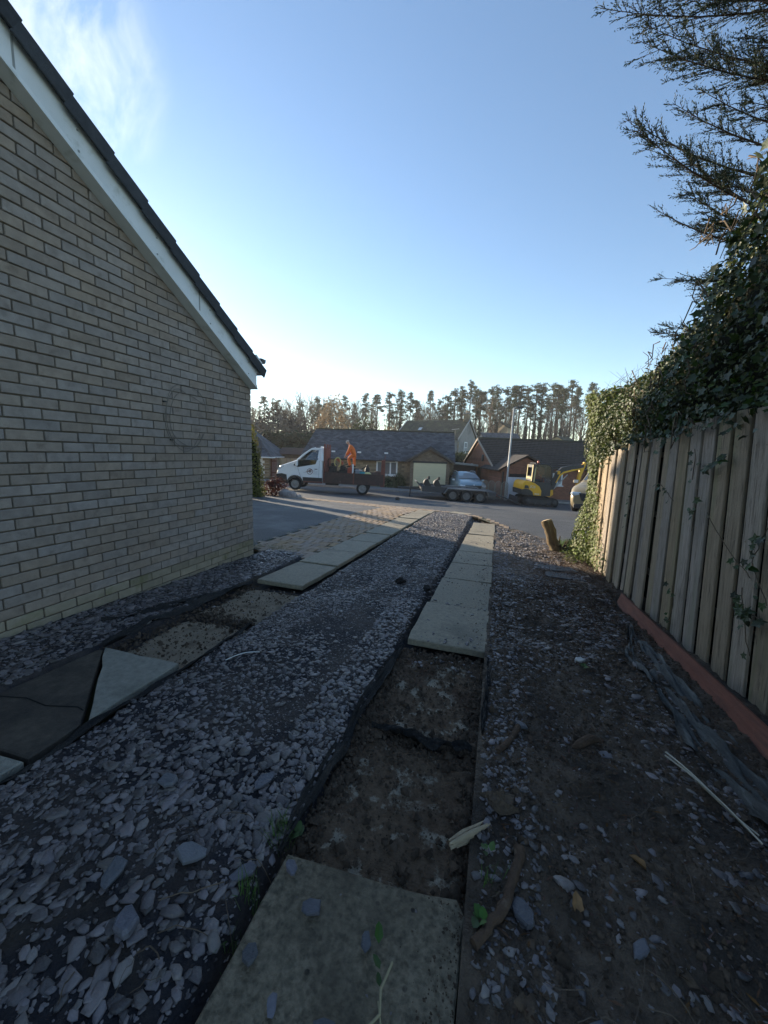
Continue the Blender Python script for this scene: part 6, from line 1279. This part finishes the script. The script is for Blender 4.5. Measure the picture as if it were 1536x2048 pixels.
m_redl = mat('red brown leaf', (.12,.035,.022), (.07,.025,.018), 3, .7, rnd=.4, hue=.02, transl=.25); m_tan = mat('tan twigs', (.36,.27,.16), (.28,.2,.12), 3, .9, rnd=.3, transl=.2); m_greyt = mat('grey brown twigs', (.13,.105,.085), (.09,.075,.06), 2, .9, rnd=.35)
shrub('golden_conifer', 'tall narrow golden green conifer just beyond the brick house corner', 'conifer', -4.95,14.4,None,(.42,.42,2.35),3600,.075,m_gold_l,shape='cone',seed=1)
shrub('red_leaved_shrub', 'low reddish brown leaved shrub at the driveway corner', 'shrub', -4.45,15.6,None,(.5,.4,.75),900,.09,m_redl,core=False,seed=2)
rk = []
for i, (X, Z, s_, lb) in enumerate(((-3.98,15.3,.3,'upright pale streaked rock at the driveway corner'),(-3.66,15.2,.24,'pale streaked rock lying right of the upright one'),(-3.42,15.25,.16,'smallest pale rock at the end of the red shrub'))):
    q = MB().sphere((0,0,s_*.5), (s_*.9,s_*.7,s_*.75), 9, 6); q.v = [(a*(1+.5*(float(vnoise(np.float64(a*9+5), np.float64(b*9+c*5), i))-.5)), b, c*(1+.3*(float(vnoise(np.float64(a*11), np.float64(c*9), i))-.5))) for a, b, c in q.v]; q.sm = [False]*len(q.f)
    props(q.build('garden_rock', mat('streaked pale rock', (.42,.38,.36), (.2,.15,.14), 5, .85, .5, 20, stretch=(4,1,1)), None, P3(X, Z, -.06), (0,0,i)), lb, 'rock')
shrub('dark_hedge', 'tall dark evergreen hedge behind shed left of the slate roof', 'hedge', -9.9,41,-2.5,(3.6,1.2,4.0),7000,.32,m_evg,shape='box',seed=3)
shrub('olive_bush', 'rounded olive green bush showing above the slate roof ridge', 'bush', -3.0,45,-2.7,(2.4,1.5,6.0),2600,.32,m_olive,seed=4)
shrub('tan_shrub', 'pale tan bare shrub above the slate roof ridge left of the grey house', 'shrub', .35,44,-2.7,(1.3,1.0,6.0),1500,.5,m_tan,NEEDLE,core=False,seed=5)
shrub('clipped_hedge', 'clipped dark hedge with lighter top between garage and red gable', 'hedge', 7.3,38,-2.9,(1.5,.9,3.0),2600,.2,m_olive,shape='box',seed=6)
shrub('garden_shrub', 'dark green shrub under the bungalow window', 'shrub', 1.0,28.6,None,(.6,.5,1.0),900,.1,m_olive,seed=7)
shrub('garden_shrub', 'grey green rounded shrub at the tail of the truck', 'shrub', .1,27.8,None,(.7,.5,.85),900,.1,mat('grey green leaf', (.12,.14,.08), (.08,.1,.055), 2, .7, rnd=.35, transl=.2),seed=8)
shrub('bare_thicket', 'grey brown bare thicket behind the dark hedge at the left', 'thicket', -14.5,52,-2.5,(7,3,7.2),5200,.9,m_greyt,NEEDLE,core=False,seed=9)
shrub('tan_willow', 'tan branched willow behind the left end of the slate roof', 'tree', -8.2,58,-2.5,(3.6,2.6,9.6),1900,.9,m_tan,NEEDLE,core=False,seed=10)
vb = sheet('lawn', [S(-13,16.6),S(-5.9,16.9),S(-5.6,19.6),S(-13,20.2)], m_grass_base, .03, 1); props(vb, kind='structure')
grass('lawn_grass', [S(R_.uniform(-9,-5.7), R_.uniform(16.9,19.6)) for _ in range(160)], 24, .18, .1, kind='stuff')
cl = MB().sphere((0,0,.06), (.12,.1,.1), 9, 6); props(cl.build('road_clod', m_oil, None, P3(.62,18.2), None), 'small black lump lying on the road before the trailer drawbar', 'clod')
lt = thing('lean_to', 'low dark lean to with pale roof edge between garage and silver car', 'lean-to', **place(5.0,30,None,-14))
MB().box((.95,1,.95), (1.9,2,1.9)).build('wall', mat('dark timber', (.045,.03,.024), (.03,.021,.018), 3, .9), lt); MB().box((1.0,.95,1.98), (2.2,2.3,.1), 0, Matrix.Rotation(radians(4),3,'Y')).build('roof_panel', mat('pale roof edge', (.4,.38,.34), (.3,.28,.25)), lt)
# ================================================================== PINE WOOD
PINES = [(-30.1,88.0,10.1),(-28.2,89.9,14.1),(-26.4,90.7,13.8),(-25.8,93.1,13.7),(-19.9,89.8,13.0),(-17.6,92.8,13.5),(-13.7,78.5,12.9),(-13.5,85.4,12.4),(-10.1,93.1,15.5),(-4.8,88.4,15.6),(-2.5,92.4,16.2),(0.3,79.8,15.1),(2.8,85.5,16.5),(4.7,81.9,15.5),(6.2,86.7,14.8),(11.4,87.2,15.5),(11.8,78.2,15.1),(13.9,81.5,16.9),(15.4,82.5,17.5),(19.1,92.7,20.9),(20.3,90.3,19.2),(19.1,80.6,16.8),(23.9,90.8,19.4),(22.1,80.2,17.8),(26.5,87.9,19.0),(25.4,80.0,18.0),(26.1,78.0,17.5),(32.5,91.9,20.2),(30.1,81.4,18.8),(31.6,81.4,18.7),(38.6,93.7,21.3),(39.4,92.0,20.6),(36.4,82.6,18.4),(42.8,93.4,21.9),(41.0,86.6,19.6),(45.3,88.8,20.6)]
BARES = [(-26.7,81.3,10.5),(-23.5,93.1,14.2),(-20.8,89.1,14.8),(-19.5,93.5,16.9),(-17.2,92.3,16.8),(-13.7,82.8,14.6),(-12.0,83.8,13.6),(-10.1,80.7,12.3),(-7.2,80.3,13.0),(-6.1,79.0,13.2),(-3.2,82.8,13.1),(7.6,87.6,15.0),(7.9,78.1,13.6),(10.3,88.8,14.8),(11.9,83.4,15.2),(20.4,83.0,16.5),(26.2,91.1,16.0),(34.4,85.7,16.4),(37.5,83.1,16.8),(42.3,85.7,17.1),(47.4,89.3,17.0)]
for _k in range(26):
    _u = -.36+.92*(_k+R_.random())/26; _Z = R_.uniform(96,112); PINES.append((_u*_Z, _Z, R_.uniform(11,13.5) if _u < -.13 else R_.uniform(13,16.5) if _u < .1 else R_.uniform(16.5,21)))
for _k in range(16):
    _u = -.36+.92*(_k+R_.random())/16; _Z = R_.uniform(84,104); BARES.append((_u*_Z, _Z, R_.uniform(11,14.5) if _u < -.1 else R_.uniform(13,17)))
m_pinen = mat('pine needles', (.075,.09,.045), (.048,.06,.032), .5, .75, rnd=.45, hue=.02, transl=.3, spec=.25); m_ptrunk = mat('pine trunk', (.13,.095,.07), (.085,.065,.05), 2, .95, spec=.15); m_ivyd = mat('trunk ivy', (.03,.036,.018), (.022,.027,.014), 1, .75, rnd=.45, transl=.12, spec=.25); m_bare = mat('bare branch', (.17,.135,.105), (.12,.098,.08), 1, .95, spec=.15)
def pine_parts(seed, H=18.0):
    r = random.Random(seed); rg = np.random.default_rng(seed); tm = MB(); bend = [r.uniform(-.3,.3), r.uniform(-.3,.3)]; pt = lambda f: Vector((bend[0]*sin(f*3)+r.uniform(-.05,.05), bend[1]*sin(f*2.6), H*f))
    pts = [pt(f) for f in np.linspace(0,.98,9)]; tm.tube(pts, [.28*(1-.72*f) for f in np.linspace(0,1,9)], 6); C_, Rr = [], []
    c0 = r.uniform(.58,.74); nb_ = r.randint(22,34)
    for k in range(nb_):
        f = c0+(1-c0)*(k/nb_)**.85; p = pts[min(8, int(f*8))].lerp(pts[min(8, int(f*8)+1)], f*8 % 1) if f < .98 else pts[-1]; a = r.uniform(0,6.28); L_ = H*.08*(1.1-(f-c0)/(1-c0)*.75)*r.uniform(.5,1.25); e = p+Vector((cos(a)*L_, sin(a)*L_, L_*r.uniform(.1,.55)))
        tm.tube([p, p.lerp(e,.5)+Vector((0,0,-.1)), e], [.07,.045,.02], 4, cap=False)
        for q in range(r.randint(1,3)): C_.append(p.lerp(e, r.uniform(.55,1.05))+Vector((r.uniform(-.4,.4),r.uniform(-.4,.4),r.uniform(-.1,.4)))); Rr.append(r.uniform(.3,.62))
    C_.append(pts[-1]); Rr.append(.8); P, N = [], []
    for c_, rr in zip(C_, Rr):
        n = int(40*rr/.5); d = rg.normal(0,1,(n,3)); d /= np.linalg.norm(d,axis=1,keepdims=True); q = d*rg.uniform(.2,1,n)[:,None]**.6*np.array([rr*1.15,rr*1.15,rr*.55]); P.append(np.array(c_)+q); N.append(d+np.array([0,0,.6])+rg.normal(0,.4,(n,3)))
    P = np.concatenate(P); N = np.concatenate(N); v = np.asarray(NEEDLE[0])*np.array([1,3.2,1]); Rm = dirmats(N, axis=2); sc = rg.uniform(.13,.30,len(P))
    V = np.einsum('nij,kj->nki', Rm, v)*sc[:,None,None]+P[:,None,:]; F = (np.arange(len(P))*4)[:,None]+np.arange(4)[None]
    crown = npmesh('crown', V.reshape(-1,3), F, m_pinen)
    n = 900; u = rg.random(n); z = H*(.02+r.uniform(.4,.62)*u); an = rg.uniform(0,6.28,n); rad = (.34+.35*(fbm(an*1.2, z*.5, seed)))*(1-.45*u)
    P = np.stack([rad*np.cos(an)+bend[0]*np.sin(z/H*3), rad*np.sin(an)+bend[1]*np.sin(z/H*2.6), z], -1); N = np.stack([np.cos(an), np.sin(an), np.full(n,.4)], -1)+rg.normal(0,.5,(n,3)); Rm = dirmats(N, axis=2); sc = rg.uniform(.2,.42,n)
    V = np.einsum('nij,kj->nki', Rm, v*np.array([1,.8,1]))*sc[:,None,None]+P[:,None,:]; F = (np.arange(n)*4)[:,None]+np.arange(4)[None]; ivy = npmesh('ivy_growth', V.reshape(-1,3), F, m_ivyd)
    return tm.mesh('trunk', m_ptrunk), crown, ivy
def bare_parts(seed, H=15.0):
    r = random.Random(seed); tm = MB(); tw_ = MB()
    def br(p, d, L_, rad, lv):
        m_ = p+d*L_*.5+Vector((r.uniform(-.06,.06),r.uniform(-.06,.06),0))*L_; e = p+d*L_+Vector((0,0,.08*L_)); (tm if lv < 2 else tw_).tube([p, m_, e], [rad, rad*.8, rad*.55], 5 if lv == 0 else 3, cap=False)
        if lv >= 4: return
        for k in range((7,5,4,3)[lv]):
            f = r.uniform(.35,1) if lv else r.uniform(.3,1); b = p.lerp(m_, f*2) if f < .5 else m_.lerp(e, f*2-1); nd_ = (d*r.uniform(.6,1.1)+Vector((r.uniform(-1,1),r.uniform(-1,1),r.uniform(0,.7)))*(.75 if lv else .6)).normalized(); br(b, nd_, L_*r.uniform(.45,.68), rad*(.5 if lv < 2 else .62), lv+1)
    br(Vector((0,0,-.2)), Vector((r.uniform(-.06,.06),r.uniform(-.06,.06),1)).normalized(), H*.5, .22, 0)
    zmax = max(v[2] for v in tw_.v); k = H/zmax; tm.v = [(a*k,b*k,c*k) for a,b,c in tm.v]; tw_.v = [(a*k,b*k,c*k) for a,b,c in tw_.v]
    return tm.mesh('trunk', m_bare), tw_.mesh('twigs', m_bare)
PV = [pine_parts(200+i) for i in range(8)]; BV = [bare_parts(300+i) for i in range(5)]
ORD = ['%s' % w for w in ('first second third fourth fifth sixth seventh eighth ninth tenth eleventh twelfth thirteenth fourteenth fifteenth sixteenth seventeenth eighteenth nineteenth twentieth').split()]; ORD += ['twenty-'+w for w in ORD[:9]]+['thirtieth']+['thirty-'+w for w in ORD[:9]]
ORD_old = ['first','second','third','fourth','fifth','sixth','seventh','eighth','ninth','tenth','eleventh','twelfth','thirteenth','fourteenth','fifteenth','sixteenth','seventeenth','eighteenth','nineteenth','twentieth']
SEC = [(-.175,'above the dark hedge left of the slate roof'),(.075,'above the slate bungalow roof'),(.20,'above the grey house'),(.30,'between grey house chimney and lamp post'),(9,'above the red bungalow right of the lamp')]
def section(X, Z):
    for k, (b, nm) in enumerate(SEC):
        if X/Z < b: return nm
cnt = {}
for i, (X, Z, H) in enumerate(sorted(PINES, key=lambda p: p[0]/p[1])):
    sec = section(X, Z); c = cnt[sec] = cnt.get(sec, -1)+1; k = R_.randrange(8); ivy_ = R_.random() < .72; tall = 'tall' if H > 17 else 'slender'
    lb = f'{ORD[c]} pine from the left {sec}'
    t = thing('pine_tree', lb, 'tree', (*S(X, Z), gs(X, Z)-.1), R_.uniform(0,6.28), group='pines in the wood beyond the houses'); sc = H/18.6; wd_ = R_.uniform(.75,1.3); t.scale = (sc*wd_, sc*wd_, sc)
    link('trunk', PV[k][0], t); link('crown', PV[k][1], t)['kind'] = 'stuff'
    if ivy_: link('ivy_growth', PV[k][2], t)['kind'] = 'stuff'
cnt = {}
for i, (X, Z, H) in enumerate(sorted(BARES, key=lambda p: p[0]/p[1])):
    sec = section(X, Z); c = cnt[sec] = cnt.get(sec, -1)+1; k = R_.randrange(5); ivy_ = R_.random() < .4
    t = thing('bare_tree', f'{ORD[c]} leafless tree from the left {sec}', 'tree', (*S(X, Z), gs(X, Z)-.1), R_.uniform(0,6.28), group='leafless trees in the wood'); sc = H/15; t.scale = (sc,sc,sc)
    link('trunk', BV[k][0], t); link('twigs', BV[k][1], t)['kind'] = 'stuff'
    if ivy_: o = link('ivy_growth', PV[k][2], t); o['kind'] = 'stuff'; o.scale = (.9,.9,.7)
# the wood's undergrowth and the thin trunks behind, one mass
rg = np.random.default_rng(77); n = 26000; X = rg.uniform(-60,75,n); Z = rg.uniform(72,98,n); u = rg.random(n)**1.5; hh = (3.6+3.4*vnoise(X*.22, Z*.1, 3))*u; x, y = S(X, Z)
o = scatter('undergrowth', *NEEDLE, np.stack([x, y, -3.2+hh], -1), rotmats(n, np.abs(rg.normal(.9,.5,n))), np.stack([rg.uniform(.5,1.3,n), rg.uniform(.6,2.0,n), np.full(n,.5)], -1), mat('undergrowth leaf', (.05,.048,.028), (.07,.055,.038), .4, .9, rnd=.4, transl=.15)); props(o, kind='stuff')
q = MB()
for k in range(330):
    X, Z = R_.uniform(-55,75), R_.uniform(82,108); x, y = S(X, Z); H = R_.uniform(9,17)*(1 if X > -20 else .75); q.tube([(x,y,-3.3),(x+R_.uniform(-.4,.4),y,-3.3+H*.5),(x+R_.uniform(-.6,.6),y,-3.3+H)], [R_.uniform(.1,.2),.1,.03], 4, cap=False)
    for j in range(4): f = R_.uniform(.35,.95); a = R_.uniform(0,6.28); L_ = R_.uniform(.8,2.2); q.tube([(x,y,-3.3+H*f),(x+cos(a)*L_,y+sin(a)*L_,-3.3+H*f+L_*.9)], [.04,.01], 3, cap=False)
props(q.build('far_wood', m_bare), kind='stuff')

# ================================================================== AIR
hz_ = MB().box((20,40,12.5), (330,330,38)).build('haze', None); hz_.data.materials.clear()
hm_ = bpy.data.materials.new('haze'); hm_.use_nodes = True; n_ = hm_.node_tree.nodes; n_.remove(n_['Principled BSDF']); pv = n_.new('ShaderNodeVolumePrincipled'); pv.inputs['Density'].default_value = .0006; pv.inputs['Color'].default_value = (.95,.95,.95,1); pv.inputs['Anisotropy'].default_value = .3
hm_.node_tree.links.new(pv.outputs[0], n_['Material Output'].inputs['Volume']); hz_.data.materials.append(hm_); props(hz_, kind='stuff')
